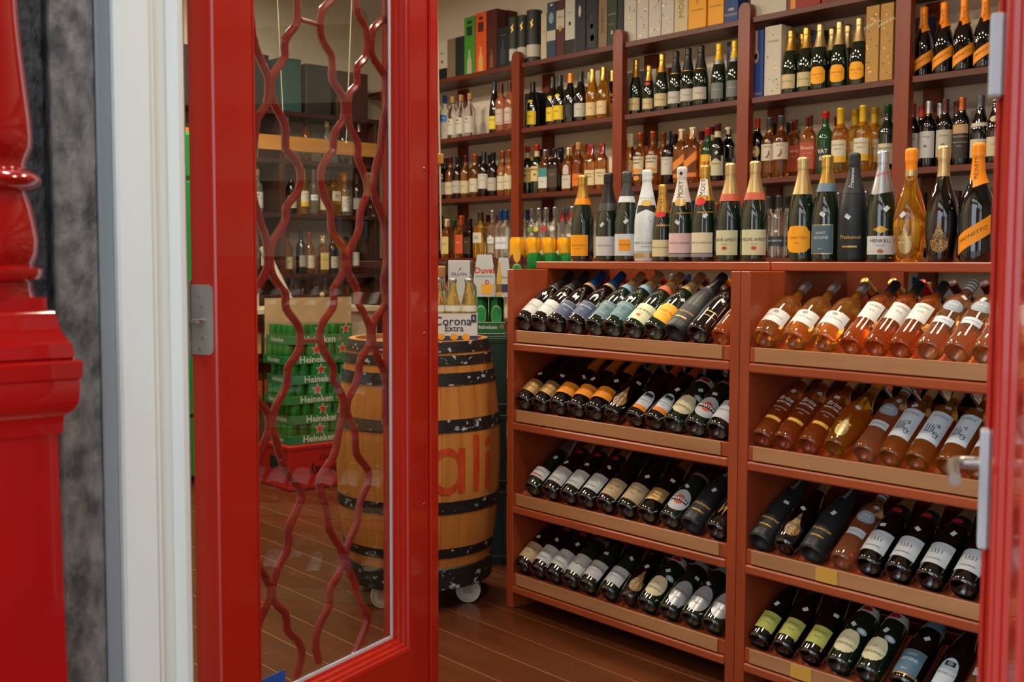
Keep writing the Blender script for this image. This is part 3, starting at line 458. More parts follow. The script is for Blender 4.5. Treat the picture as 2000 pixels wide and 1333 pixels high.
_ST = {}
def style_parts(key, hi):
    kk = (key, hi)
    if kk in _ST: return _ST[kk]
    s = ST[key]; sh = s['sh']; seg = 32 if hi else 20; out = []     # (name, mesh, parent index or None, label)
    out.append(('glass_body', body_mb(sh, seg if sh != 'sq' else 24).mesh('glass_body', s['g'], True, 50), None))
    if s['cap']:
        cm, z0, kind, skew = s['cap']; out.append(({'foil': 'neck_foil', 'cap': 'capsule', 'screw': 'cap'}[kind], cap_mb(sh, z0, kind, skew, seg if hi else 16).mesh('cap', cm, True, 50), None))
    for nm, mt, z0, z1 in s['bands']: out.append((nm, band_mb(sh, z0, z1, .0016, seg if hi else 16).mesh(nm, mt), None))
    for (mt, kind, z0, z1, half, c, texts) in s['labs']:
        i = len(out); e = .0007+.0005*sum(1 for o in out if o[0] == 'label')
        out.append(('label', patch_mb(sh, kind, z0, z1, half, c, eps=e).mesh('label', mt), None))
        zc = (z0+z1)/2
        for t in texts:
            if t[0] == 'dot': out.append(('emblem', patch_mb(sh, 'oval', t[2]-.006, t[2]+.006, 12, c, 8, e+.0006).mesh('emblem', t[1]), i))
            elif t[0] == 'bar': out.append(('printed_bar', patch_mb(sh, 'rect', t[2]-.0025, t[2]+.0025, half*.62, c, 6, e+.0006).mesh('bar', t[1]), i))
            elif t[0] == 'castle':
                mb = MB()
                for x0, x1, y0, y1 in ((-.022, -.020, 0, .030), (-.014, -.012, 0, .028), (-.006, -.004, 0, .030), (-.022, -.004, 0, .002), (-.002, .016, .002, .004), (.000, .002, .004, .022), (.006, .016, .024, .026), (.002, .012, .030, .032), (.010, .012, .026, .036), (.012, .022, -.004, -.002), (.018, .020, -.014, .000), (.006, .008, -.008, .004), (.008, .018, -.014, -.012)):
                    P = [(x0, y0), (x1, y0), (x1, y1), (x0, y1)]; k = len(mb.v)
                    for x, y in P: r = rad(sh, .09)+e+.0012; t_ = x/r; mb.v.append((r*sin(t_), -r*cos(t_), .092+y))
                    mb.f.append((k, k+1, k+2, k+3))
                out.append(('castle_drawing', mb.mesh('castle', K), i))
            elif t[0] == 'bird':
                pts = [(-.014, .100), (-.004, .104), (.004, .116), (.005, .130), (.010, .134), (.011, .128), (.012, .116), (.006, .104), (.000, .097)]; mb = MB()
                for x, z in pts: r = rad(sh, z)+e+.0012; mb.v.append((r*sin(x/r), -r*cos(x/r), z))
                mb.f.append(tuple(range(len(pts)))[::-1]); out.append(('bird_print', mb.mesh('bird', '#8a3f22'), i))
            else:
                body, size, z, tm, o = t; wd = 2*R_(half)*rad(sh, z)*.92 if sh != 'sq' else 2*rad(sh, z)*.85
                if o.get('rot'): wd = None
                out.append(('lettering', text_mb(sh, body, size, z, c, o.get('shear', 0), o.get('bold', 0), o.get('rot', 0), e+.0010, o.get('slope', 0), wd).mesh('lettering', tm, False), i))
    for t in s['neck']:
        if t[0] == 'seal': out.append(('neck_seal', patch_mb(sh, 'oval', .200, .219, 30, 0, 10, .0026).mesh('seal', '#b0202a'), None))
        elif t[0] == 'star': out.append(('emblem', patch_mb(sh, 'diam', .296, .31, 20, 0, 6, .005).mesh('emblem', K), None))
        else:
            body, size, z, tm, o = t; out.append(('lettering', text_mb(sh, body, size, z, 0, o.get('shear', 0), o.get('bold', 0), o.get('rot', 0), .0022, o.get('slope', 0)).mesh('lettering', tm, False), None))
    _ST[kk] = out; return out
_STK = {}
ALLB = []
ORD = ['first', 'second', 'third', 'fourth', 'fifth', 'sixth', 'seventh', 'eighth', 'ninth', 'tenth', 'eleventh', 'twelfth']
NB = [0]
def bottle(key, loc, spin=0., tilt=0., where='', group='', sticker=None, hi=False, name=None, sgn=1, ms=1.):
    s = ST[key]; sc = s['sc']*ms
    o = bpy.data.objects.new(name or s['n'], None); col.objects.link(o); o.empty_display_size = .03
    o.matrix_world = Matrix.Translation(loc) @ Matrix.Rotation(-tilt*sgn, 4, 'X') @ Matrix.Rotation(spin, 4, 'Z') @ Matrix.Scale(sc, 4)
    lb = (s['d']+' '+where).strip(); tag(o, lb, 'bottle', lb); ALLB.append((o, lb, where, loc[0], loc[1]))
    made = []
    for nm, me, par in style_parts(key, hi):
        c = bpy.data.objects.new(nm, me); col.objects.link(c); c.parent = made[par] if par is not None else o; made.append(c)
    if sticker is not None:
        kk = (s['sh'], sticker, key in ('brise', 'forge', 'gris'))
        if kk not in _STK: _STK[kk] = sticker_mb(s['sh'], (.190 if kk[2] else .135)+.010*(sticker % 3), (-.15, .1, .35)[sticker % 3], (.78, .1, -.6, 1.2)[sticker % 4]).mesh('price_sticker', '#c6cacb', False)
        c = bpy.data.objects.new('price_sticker', _STK[kk]); col.objects.link(c); c.parent = o
    NB[0] += 1; return o

# ------------------------------------------------------------------ room shell
YW, XE, XR, YF = 5.05, -7.25, 2.6, .92          # wall behind the shelves, far end, near end, inner face of the front wall
CZ = 3.30
struct('wall_back', MB().box(XE, XR, YW, YW+.12, -.05, CZ), 'plaster')
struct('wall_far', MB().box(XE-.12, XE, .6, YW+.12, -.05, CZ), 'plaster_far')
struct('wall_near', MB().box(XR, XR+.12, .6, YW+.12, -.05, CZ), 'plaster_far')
struct('ceiling', MB().box(XE, XR, .6, YW, CZ, CZ+.1), 'ceiling_paint')
fl = struct('floor', MB().box(XE, XR, .55, YW, -.05, -.0012), 'joint')
PWD = .1655
for i in range(27):
    y0 = 2.4125-11*PWD+i*PWD
    if y0+PWD > YW or y0 < .56: continue
    rn = random.Random(i*5+1); x = XE+rn.uniform(0, 1.6)-.02; xs = [XE+.01]
    while x < XR-.3:
        if x > XE+.4: xs.append(x)
        x += rn.uniform(2.2, 3.4)
    if i == 12: xs = [XE+.01, -4.6, -2.36, .2]
    xs.append(XR-.01)
    for a, b in zip(xs, xs[1:]): obj('plank', MB().box(a+.001, b-.001, y0+.0018, y0+PWD-.0018, -.02, 0, .0010), 'plank', fl, smooth=False)
# front wall with doorway and shop window
DX0, DX1 = -2.03, -.255
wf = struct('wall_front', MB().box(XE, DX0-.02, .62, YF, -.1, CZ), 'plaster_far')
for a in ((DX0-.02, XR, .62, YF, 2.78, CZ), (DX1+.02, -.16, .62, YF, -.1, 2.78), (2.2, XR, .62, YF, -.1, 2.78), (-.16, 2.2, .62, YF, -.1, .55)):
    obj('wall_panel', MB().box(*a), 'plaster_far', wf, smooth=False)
wn = struct('window_1', label='red framed shop window beside the doorway')
obj('window_pane', MB().box(-.14, 2.18, .76, .766, .57, 2.76), 'pane', wn, smooth=False)
for a in ((-.16, -.10, .72, .82, .55, 2.78), (2.14, 2.2, .72, .82, .55, 2.78), (-.10, 2.14, .72, .82, .55, .62), (-.10, 2.14, .72, .82, 2.71, 2.78), (.98, 1.04, .72, .82, .62, 2.71), (-.10, .98, .72, .82, 2.10, 2.16), (1.04, 2.14, .72, .82, 2.10, 2.16)):
    obj('window_frame', MB().box(*a, .004), 'red_paint', wn, smooth=False)
# stone jamb blocks, grey strip and white moulded frame on the reveal beside the hinge
def vprism(poly, z0, z1): return MB().prism(poly, lambda a, b, d: (a, b, d), z0, z1)
t3 = struct('trim_3', label='grey stone jamb blocks behind the red pilaster')
obj('stone_block', MB().box(-2.35, -1.962, .668, .742, -.1, 2.9, .004), 'stone', t3, smooth=False)
obj('stone_block', MB().box(-2.35, -1.976, .42, .662, -.1, 2.9, .006), 'stone_dark', t3, smooth=False)
obj('painted_strip', MB().box(-2.2, -1.958, .742, .768, -.1, 2.9, .003), 'grey_paint', t3, smooth=False)
t1 = struct('trim_1', label='white moulded door frame beside grey stone jamb')
fr_poly = [(-2.2, .768), (-1.946, .768), (-1.940, .772), (-1.940, .828), (-1.947, .833), (-1.952, .836), (-1.952, .842), (-1.972, .848), (-1.976, .876), (-1.970, .884), (-1.966, .894), (-1.970, .906), (-1.982, .914), (-2.2, .918)]
obj('moulding', vprism(fr_poly, -.1, 2.78), 'white_paint', t1, auto=25)
# ------------------------------------------------------------------ turned pilaster
PC = Vector((-1.853, .500, 0)); PS = 1252.
def pz(y): return CH-(y-512)/PS
pil = thing('pilaster', 'glossy red turned pilaster on square pedestal beside the grey stone jamb', 'pilaster', PC)
def pr(x): return (x+62)/PS
prof = [(-40, 33), (0, 35), (50, 37), (100, 41), (150, 46), (200, 51), (240, 55), (275, 57), (295, 55), (312, 48), (325, 43), (334, 44)]
obj('shaft', MB().lathe([(pr(x), pz(y)) for y, x in reversed(prof)]+[(.06, 2.2), (.075, 2.6), (0, 2.6)], 40), 'red_gloss', pil)
obj('ring', MB().lathe([(pr(x), pz(y)) for y, x in ((379, 44), (374, 56), (366, 66), (357, 71), (349, 69), (341, 58), (334, 44))], 40), 'red_gloss', pil)
obj('vase', MB().lathe([(pr(x), pz(y)) for y, x in ((519, 54), (512, 57), (495, 62), (470, 63), (440, 59), (410, 53), (390, 48), (378, 44))], 40), 'red_gloss', pil)
obj('ring', MB().lathe([(pr(x), pz(y)) for y, x in ((552, 50), (546, 66), (536, 70), (526, 69), (519, 54))], 40), 'red_gloss', pil)
obj('neck', MB().lathe([(pr(x), pz(y)) for y, x in ((580, 54), (566, 50), (552, 50))], 40), 'red_gloss', pil)
def sq_lathe(pts):                       # square section, silhouette half width given in px
    mb = MB(); k = []
    for y, x in pts: h = pr(x)/1.225; z = pz(y); k.append([(-h, -h, z), (h, -h, z), (h, h, z), (-h, h, z)])
    for q in k: mb.v += q
    for i in range(len(k)-1):
        for j in range(4): a = i*4+j; b = i*4+(j+1) % 4; mb.f.append((a, b, b+4, a+4))
    mb.f.append((3, 2, 1, 0)); n = (len(k)-1)*4; mb.f.append((n, n+1, n+2, n+3)); return mb
obj('bell_cap', sq_lathe(((660, 104), (652, 98), (640, 92), (618, 87), (606, 82), (603, 70), (580, 70))), 'red_gloss', pil, auto=60)
obj('upper_slab', sq_lathe(((697, 112), (694, 116), (668, 112), (664, 106), (660, 104))), 'red_gloss', pil, auto=30)
obj('capital_block', sq_lathe(((842, 92), (812, 94), (806, 97), (796, 112), (782, 121), (752, 124), (738, 122), (734, 128), (704, 130), (700, 126), (697, 112))), 'red_gloss', pil, auto=30)
obj('pedestal', sq_lathe(((2080, 96), (1340, 90), (900, 84), (842, 84))), 'red_gloss', pil, auto=30)

# ------------------------------------------------------------------ door leaves
LW, LT, STL, REC, MLD, ZB, ZT = .727, .066, .106, .034, .030, .40, 2.12
def leaf(name, A, ang, s, label):
    """local x along the leaf from the hinge, y from the outer face inwards (times s)"""
    root = struct(name, label=label); root.location = (A[0], A[1], 0); root['category'] = 'door'
    u = Vector((sin(ang), cos(ang), 0)); root.rotation_euler = (0, 0, atan2(u.y, u.x))
    def bx(*a, bev=0):
        x0, x1, y0, y1, z0, z1 = a
        if s < 0: y0, y1 = -y1, -y0
        return MB().box(x0, x1, y0, y1, z0, z1, bev)
    obj('hinge_stile', bx(0, STL, 0, LT, .012, 2.30, bev=.003), 'red_paint', root, smooth=False)
    obj('lock_stile', bx(LW-STL, LW, 0, LT, .012, 2.30, bev=.003), 'red_paint', root, smooth=False)
    obj('bottom_rail', bx(STL, LW-STL, 0, LT, .012, ZB, bev=.002), 'red_paint', root, smooth=False)
    obj('top_rail', bx(STL, LW-STL, 0, LT, ZT, 2.30, bev=.002), 'red_paint', root, smooth=False)
    obj('meeting_bead', bx(LW-.030, LW+.004, -.007, 0, .012, 2.30, bev=.0025), 'red_paint', root, smooth=False)
    # stepped glazing moulding on the outer side, mitred at the corners
    prf = [(0, 0), (.005, .002), (.007, .006), (.013, .008), (.015, .015), (.021, .018), (.023, .025), (.029, .028), (.030, .034), (.030, .042), (0, .042)]
    x0, x1, z0, z1 = STL, LW-STL, ZB, ZT; mb = {k: MB() for k in 'lrbt'}
    def run(key, fa, fb):
        P = [fa(a, b) for a, b in prf]+[fb(a, b) for a, b in prf]; n = len(prf)
        P = [(x, y*s, z) for x, y, z in P]
        mb[key].add(P, [(i, (i+1) % n, n+(i+1) % n, n+i) for i in range(n)])
    run('l', lambda a, b: (x0+a, b, z0+a), lambda a, b: (x0+a, b, z1-a)); run('r', lambda a, b: (x1-a, b, z1-a), lambda a, b: (x1-a, b, z0+a))
    run('b', lambda a, b: (x1-a, b, z0+a), lambda a, b: (x0+a, b, z0+a)); run('t', lambda a, b: (x0+a, b, z1-a), lambda a, b: (x1-a, b, z1-a))
    for k in mb: obj('glazing_moulding', mb[k], 'red_paint', root, auto=20)
    gx0, gx1, gz0, gz1 = x0+MLD, x1-MLD, z0+MLD, z1-MLD
    obj('window_pane', bx(gx0-.004, gx1+.004, REC, REC+.004, gz0-.004, gz1+.004), 'pane', root, smooth=False)
    for a in ((gx0-.001, gx0+.006, REC-.003, REC-.0002, gz0, gz1), (gx1-.006, gx1+.001, REC-.003, REC-.0002, gz0, gz1), (gx0, gx1, REC-.003, REC-.0002, gz0-.001, gz0+.006), (gx0, gx1, REC-.003, REC-.0002, gz1-.006, gz1+.001)):
        obj('putty_seal', bx(*a), 'putty', root, smooth=False)
    for a in ((x0, x0+.02, REC+.006, LT, z0, z1), (x1-.02, x1, REC+.006, LT, z0, z1), (x0+.02, x1-.02, REC+.006, LT, z0, z0+.02), (x0+.02, x1-.02, REC+.006, LT, z1-.02, z1)):
        obj('inner_bead', bx(*a, bev=.002), 'red_paint', root, smooth=False)
    return root, bx
A1 = Vector((-1.948, .953)); a1 = R_(-19)
d1, bx1 = leaf('door_1', A1, a1, 1, 'red glazed door leaf with wavy iron grille standing open')
u1 = Vector((sin(a1), cos(a1), 0)); n1 = Vector((cos(a1), -sin(a1), 0))
def on_leaf(px, py, y):                    # pixel -> leaf-local (x, z) on the plane at depth y behind the outer face
    d = ray(px, py); P0 = Vector((A1.x, A1.y, 0))-n1*y
    t = (P0-CP).dot(n1)/d.dot(n1); P = CP+d*t; q = P-Vector((A1.x, A1.y, 0)); return (q.dot(u1), P.z)
def Gp(pts, ox, oy, sc): return [(ox+x/sc, oy+y/sc) for x, y in pts]
g1 = lambda *p: Gp(p, 490, 0, 4.444); g2 = lambda *p: Gp(p, 490, 280, 4.444); g3 = lambda *p: Gp(p, 490, 560, 4.444); z5 = lambda *p: Gp(p, 470, 880, 2.9426)
BARS = [
 g1((-30, 60), (5, 200), (35, 400), (115, 590), (150, 680), (150, 820), (130, 920), (60, 1020), (35, 1150), (20, 1300))+g2((10, 180), (10, 400), (60, 620), (120, 800), (140, 900), (145, 1060), (90, 1200), (30, 1290))+g3((10, 120), (-10, 400), (-10, 700), (40, 960), (120, 1060), (155, 1150), (150, 1260))+z5((110, 20), (60, 130), (40, 300), (40, 480), (100, 660), (158, 760), (165, 850), (110, 970), (90, 1060), (80, 1200), (80, 1345)),
 g1((400, -30), (400, 140), (385, 220), (310, 320), (290, 400), (290, 500), (215, 610), (178, 690), (175, 800), (200, 900), (280, 1050), (300, 1130), (300, 1290))+g2((340, 90), (415, 200), (430, 310), (400, 430), (310, 550), (300, 670), (230, 790), (180, 880), (165, 1000), (185, 1140), (270, 1270))+g3((300, 60), (305, 190), (390, 310), (425, 400), (425, 520), (385, 610), (320, 710), (310, 860), (240, 990), (200, 1090), (185, 1190), (205, 1290))+z5((255, 110), (340, 220), (340, 300), (275, 450), (270, 560), (210, 680), (182, 790), (190, 870), (255, 940), (270, 1040), (330, 1100), (350, 1180), (310, 1345)),
 g1((735, -30), (660, 40), (615, 100), (600, 230), (620, 350), (695, 480), (705, 570), (705, 690), (780, 810), (810, 900), (808, 1000), (790, 1060), (725, 1160), (712, 1300))+g2((690, 80), (620, 200), (605, 300), (620, 430), (690, 580), (695, 740), (760, 850), (805, 930), (808, 1080), (780, 1160), (720, 1260))+g3((718, 60), (712, 180), (630, 300), (600, 390), (602, 480), (650, 590), (712, 700), (715, 810), (770, 900), (800, 990), (798, 1100), (770, 1230))+z5((535, 30), (465, 140), (452, 210), (490, 340), (510, 460), (570, 560), (588, 630), (565, 710), (512, 800), (510, 890), (450, 1010), (430, 1120), (450, 1220), (490, 1345)),
 g1((910, -30), (922, 110), (985, 230), (1005, 330), (1005, 430), (985, 510), (920, 590), (920, 730), (860, 810), (840, 900), (845, 1050), (860, 1110), (920, 1230), (930, 1310))+g2((925, 130), (990, 290), (1010, 430), (950, 600), (935, 760), (875, 890), (842, 970), (840, 1100), (900, 1230))+g3((925, 60), (930, 140), (990, 250), (1028, 360), (1025, 510), (950, 630), (932, 770), (890, 890), (840, 990), (838, 1110), (900, 1250))+z5((665, 20), (730, 110), (732, 190), (685, 300), (668, 420), (612, 550), (605, 650), (655, 760), (670, 840), (725, 940), (722, 1000), (680, 1110), (655, 1170), (665, 1345)),
 g1((1180, 150), (1110, 200), (1055, 270), (1040, 420), (1060, 500), (1110, 580), (1165, 680), (1180, 900), (1150, 1050), (1130, 1200))+g2((1120, 60), (1080, 220), (1060, 420), (1110, 560), (1170, 760), (1180, 1000), (1150, 1200))+g3((1190, 120), (1120, 220), (1062, 320), (1060, 480), (1110, 640), (1160, 760), (1170, 980), (1160, 1200)),
]
gy = REC+.018; bend = .012
for b in BARS:
    P = [on_leaf(px, py, gy) for px, py in b]; P = [(x, z) for x, z in P if ZB < z < ZT]
    Q = []                                                                    # Catmull-Rom smoothing
    for i in range(len(P)-1):
        p0, p1, p2, p3 = P[max(i-1, 0)], P[i], P[i+1], P[min(i+2, len(P)-1)]
        for k in range(3):
            t = k/3; Q.append(tuple(.5*((2*p1[j])+(-p0[j]+p2[j])*t+(2*p0[j]-5*p1[j]+4*p2[j]-p3[j])*t*t+(-p0[j]+3*p1[j]-3*p2[j]+p3[j])*t**3) for j in (0, 1)))
    Q.append(P[-1])
    top = [(Q[0][0], z) for z in (ZT-.01,)] if Q[0][1] > 1.7 else []
    Q = [q for q in top+Q if STL+.012 < q[0] < LW-STL-.012]
    obj('grille_bar', MB().tube([(x, gy, z) for x, z in Q], .0085, 8, up=(0, 1, 0)), 'grille_iron', d1)
for a, b in ((g1((430, 170))[0], g1((590, 215))[0]), (g3((420, 470))[0], g3((612, 470))[0])):
    p, q = on_leaf(*a, gy), on_leaf(*b, gy); obj('grille_link', MB().tube([(p[0], gy, p[1]), (q[0], gy, q[1])], .005, 8), 'grille_iron', d1)
x, z = on_leaf(512, 1322, REC); x2, z2 = on_leaf(556, 1308, REC)
stk = obj('sticker', MB().box(x, x2, REC-.0012, REC-.0003, z2-.07, z2), '#1c4c9c', d1, smooth=False)
obj('sticker_edge', MB().box(x-.006, x, REC-.0012, REC-.0003, z2-.07, z2-.01), '#d8d8d8', stk, smooth=False)
# screws on the stile and the hinge on the hinge edge
for py in (330, 652, 985):
    x, z = on_leaf(829, py, 0); obj('screw', MB().lathe([(.0055, 0), (.004, .002), (0, .0025)], 10), 'red_paint', d1).matrix_local = Matrix.Translation((x, 0, z)) @ Matrix.Rotation(pi/2, 4, 'X')
hg = obj('hinge', MB().prism([(.004, -.066), (.050, -.066), (.056, -.062), (.059, -.055), (.059, .055), (.056, .062), (.050, .066), (.004, .066)], lambda a, b, d: (d, LT-a, 1.212+b), -.0022, .0005), 'steel', d1, smooth=False)
for k, (z0, z1) in enumerate(((-.070, -.042), (-.0415, -.012), (-.0115, .012), (.0125, .041), (.0415, .066), (.0665, .074))):
    obj('knuckle', MB().lathe([(0, z0), (.0068, z0), (.0072, z0+.001), (.0072, z1-.001), (.0068, z1), (0, z1)], 14, c=(-.002, LT+.005, 1.212)), 'steel', hg)
for a, b in ((.026, .045), (.034, .024), (.034, -.034), (.026, -.055)):
    obj('rivet', MB().lathe([(.0038, 0), (.0030, .0022), (0, .003)], 10), 'chrome', hg).matrix_local = Matrix.Translation((-.0022, LT-a, 1.212+b)) @ Matrix.Rotation(-pi/2, 4, 'Y')
obj('pin', MB().tube([(-.002, LT-.036, 1.210), (-.012, LT-.034, 1.210), (-.016, LT-.018, 1.209)], [.006, .006, .004], 10), 'chrome', hg)
obj('hinge_spacer', MB().box(-.003, .0, LT, LT+.006, 1.14, 1.285), 'steel', hg)
# right leaf with lever handle
a2 = R_(-27.9); F2 = Vector((-.744, 1.525)); LA = F2-Vector((sin(a2), cos(a2)))*LW
d2, bx2 = leaf('door_2', LA, a2, -1, 'red glazed door leaf with silver lever handle standing open')
u2 = Vector((sin(a2), cos(a2), 0)); n2 = Vector((-cos(a2), sin(a2), 0))
def on_leaf2(px, py, y=0.):
    d = ray(px, py); P0 = Vector((LA.x, LA.y, 0))-n2*y; t = (P0-CP).dot(n2)/d.dot(n2); return (CP+d*t).z
zh = CH-(892-512)/2200*1.57
pl = obj('lock_plate', bx2(LW-.062, LW-.024, -.014, -.0005, zh-.115, zh+.048, bev=.003), 'plate', d2, smooth=False)
obj('lock_plate', bx2(LW-.062, LW-.024, -.018, -.0005, CH+(512-190)/2200*1.52, CH+(512-32)/2200*1.52, bev=.003), 'plate', d2, smooth=False)
obj('lever_handle', MB().tube([(LW-.043, .010, zh), (LW-.043, .034, zh), (LW-.046, .041, zh), (LW-.053, .046, zh), (LW-.064, .048, zh-.001), (LW-.10, .048, zh-.003), (LW-.150, .045, zh-.005)], [.0095, .0092, .0090, .0088, .0086, .0084, .0082], 14), 'alloy', pl)
t2 = struct('trim_2', label='red door frame beside the shop window')
obj('frame_post', MB().box(-.275, -.235, .74, .915, -.1, 2.78, .004), 'red_paint', t2, smooth=False)
obj('frame_head', MB().box(DX0, -.275, .74, .915, 2.32, 2.42, .004), 'red_paint', t2, smooth=False)
obj('transom_pane', MB().box(DX0, -.275, .82, .826, 2.42, 2.78), 'pane', t2, smooth=False)
# street outside
struct('ground', MB().box(-14, 14, -13, .62, -.22, -.1), 'pavement')
hs = struct('wall_street', MB().box(-14, -4.5, -13.4, -13, -.1, 6.0), 'brick_far')
obj('wall_panel', MB().box(5, 14, -13.4, -13, -.1, 6.0), 'brick_far', hs, smooth=False)
for i in (0, 1, 2, 6, 7, 8):
    for z in (.9, 3.4):
        obj('street_window', MB().box(-12.6+i*2.9, -11.1+i*2.9, -12.995, -12.95, z, z+1.6), 'g_black', hs, smooth=False)

# ------------------------------------------------------------------ the two slanted wine racks
RY = 2.77; LIPS = [1.068, .767, .447, .138]; TILT = R_(53)
def rack(x0, x1, label):
    r = thing('wine_rack', label, 'rack', ((x0+x1)/2, RY, 0)); ox, oy = (x0+x1)/2, RY
    def b(nm, X0, X1, Y0, Y1, Z0, Z1, mt='rack_wood', bev=.0025, par=r): return obj(nm, MB().box(X0-ox, X1-ox, Y0-oy, Y1-oy, Z0, Z1, bev), mt, par, smooth=False)
    t = .036
    for a in (x0, x1-t): b('side_panel', a, a+t, RY, 3.56, 0, 1.298, 'rack_panel')
    i0, i1 = x0+t, x1-t
    for z in LIPS:
        lp = b('front_lip', i0, i1, RY+.004, RY+.020, z-.046, z, 'rack_wood')
        b('price_rail', i0+.022, i1-.028, RY-.002, RY+.0035, z-.043, z+.001, 'rail_wood', .0015, lp)
        b('lower_rail', i0, i1, RY-.004, RY+.028, z-.077, z-.0475, 'rack_wood', .005)
        # shelf boards: sloping up to the back on both sides
        for yb, s in ((RY+.038, 1), (3.56-.038, -1)):
            y1, z1 = yb, z-.0105; L = .20 if z < 1 else .12; th = .016
            P = [(y1, z1), (y1+s*L*sin(TILT), z1+L*cos(TILT)), (y1+s*(L*sin(TILT)+th*cos(TILT)), z1+L*cos(TILT)-th*sin(TILT)), (y1+s*th*cos(TILT), z1-th*sin(TILT))]
            if s < 0: P = P[::-1]
            obj('shelf_board', MB().prism(P, lambda a, c, d: (d-ox, a-oy, c), i0+.001, i1-.001), 'rack_wood', r, smooth=False)
        b('shelf_base', i0, i1, RY+.029, 3.56-.021, z-.066, z-.052, 'rack_wood', 0)
        b('rear_lip', i0, i1, 3.56-.020, 3.56-.004, z-.050, z, 'rack_wood')
    return r
R1 = (-3.238, -2.147); R2 = (-2.145, -1.054)
rack(*R1, 'reddish wooden wine rack of slanted bottles standing beside the barrel')
rack(*R2, 'reddish wooden wine rack of rose and black bottles behind the door handle')
for (a, b_), lb in (((-3.272, -2.168), 'long wooden top board on the rack beside the barrel'), ((-2.164, -1.02), 'wooden top board on the rack behind the door handle')):
    o = obj('top_board', MB().box(a, b_, 2.945, 3.28, 1.2985, 1.327, .003), 'rack_wood', smooth=False); tag(o, lb, 'board')
# yellow price cards stuck on two rails
for px, py, z, lb in ((1615, 1128, LIPS[2], 'yellow price card on the third rail of the rack'), (1565, 1325, LIPS[3], 'yellow price card on the lowest rail of the rack')):
    x = onY(px, py, RY).x; o = obj('price_card', MB().box(x-.036, x+.036, RY-.0036, RY-.0022, z-.042, z-.001), '#c79a3e', smooth=False); tag(o, lb, 'price card')

# bottles lying on the racks: (pixel x, pixel y of the foot, style, spin in degrees)
def Z4(*p): return [(970+a/3.702, 500+b/3.702)+tuple(r) for a, b, *r in p]
def Z5(*p): return [(970+a/2.704, 840+b/2.704)+tuple(r) for a, b, *r in p]
def Z6(*p): return [(1420+a/3.174, 520+b/3.174)+tuple(r) for a, b, *r in p]
def Z7(*p): return [(1420+a/3.079, 900+b/3.079)+tuple(r) for a, b, *r in p]
B1, B2 = 'in barrel-side rack\'s %s tier', 'in handle-side rack\'s %s tier'
ROWS = [
 (0, B1 % 'top', Z4((185, 490, 'whl', 8), (300, 495, 'whl', 14), (420, 510, 'blau', 26), (560, 520, 'blau', 12), (700, 540, 'teal', 24), (830, 545, 'teal', 16), (980, 560, 'amiot', 12), (1130, 570, 'carpe', 26), (1285, 590, 'frx', 10), (1450, 600, 'gline', 20), (1612, 620, 'rosb', 25))),
 (1, B1 % 'second', Z4((190, 1050, 'gold', 8), (310, 1080, 'gold', 18), (440, 1100, 'miob', 14), (570, 1140, 'miob', 10), (700, 1160, 'miob', 16), (830, 1190, 'dropk', 14), (990, 1210, 'prow', 12), (1130, 1230, 'prow', 16), (1275, 1260, 'cod', 12), (1430, 1285, 'mart', 14), (1590, 1310, 'whs', 10))),
 (2, B1 % 'third', Z5((185, 305, 'zell', 0), (280, 335, 'c51', 2), (375, 355, 'c51', -4), (470, 380, 'c51', -2), (570, 400, 'niga', 2), (680, 425, 'niga', 4), (790, 445, 'gplate', 10), (910, 475, 'mart', 6), (1025, 510, 'frx', 10), (1155, 540, 'yv', 8))),
 (3, B1 % 'lowest', Z5((125, 722, 'niga', 0), (210, 752, 'c51', 0), (290, 775, 'c51', 8), (385, 815, 'scr', 6), (475, 845, 'pere', -4), (585, 880, 'pere', -2), (690, 915, 'dropk', 20), (790, 945, 'cod', 4), (905, 970, 'vila', 22), (1022, 1005, 'vila', 8), (1135, 1045, 'vila', 14))),
 (0, B2 % 'top', Z6((230, 450, 'prov', 4), (410, 465, 'prov', 4), (592, 482, 'prov', 4), (760, 500, 'rosb', 12), (912, 512, 'rosb', 22), (1065, 520, 'rosb', 8), (1240, 535, 'gris', 12), (1415, 545, 'gris', 8), (1590, 560, 'gris', 10), (1745, 570, 'gris', 10), (1930, 582, 'gris', 6))),
 (1, B2 % 'second', Z6((205, 1060, 'brise', 12), (345, 1085, 'brise', 18), (498, 1110, 'brise', 22), (665, 1130, 'dropa', 10), (845, 1160, 'gris', 6), (1000, 1185, 'forge', 2), (1165, 1210, 'forge', 12), (1360, 1240, 'forge', -4), (1540, 1265, 'forge', 6), (1720, 1295, 'forge', 6))),
 (2, B2 % 'third', Z7((190, 485, 'frx', 6), (340, 520, 'dropk', 16), (505, 565, 'frx', 4), (680, 605, 'gris', 8), (845, 640, 'c51', -4), (1025, 685, 'c51', -6), (1215, 730, 'c51', -6), (1415, 770, 'c51', -6), (1620, 815, 'c51', -6), (1830, 860, 'c51', -4))),
 (3, B2 % 'lowest', Z7((170, 1085, 'grn', 10), (330, 1125, 'grn', 12), (492, 1175, 'grn', 8), (665, 1225, 'cod', -2), (840, 1275, 'cod', -4), (1055, 1325, 'sgog', -6), (1265, 1370, 'prs', 4), (1450, 1415, 'gris', 10), (1640, 1460, 'whs', 4))),
]
n = 0
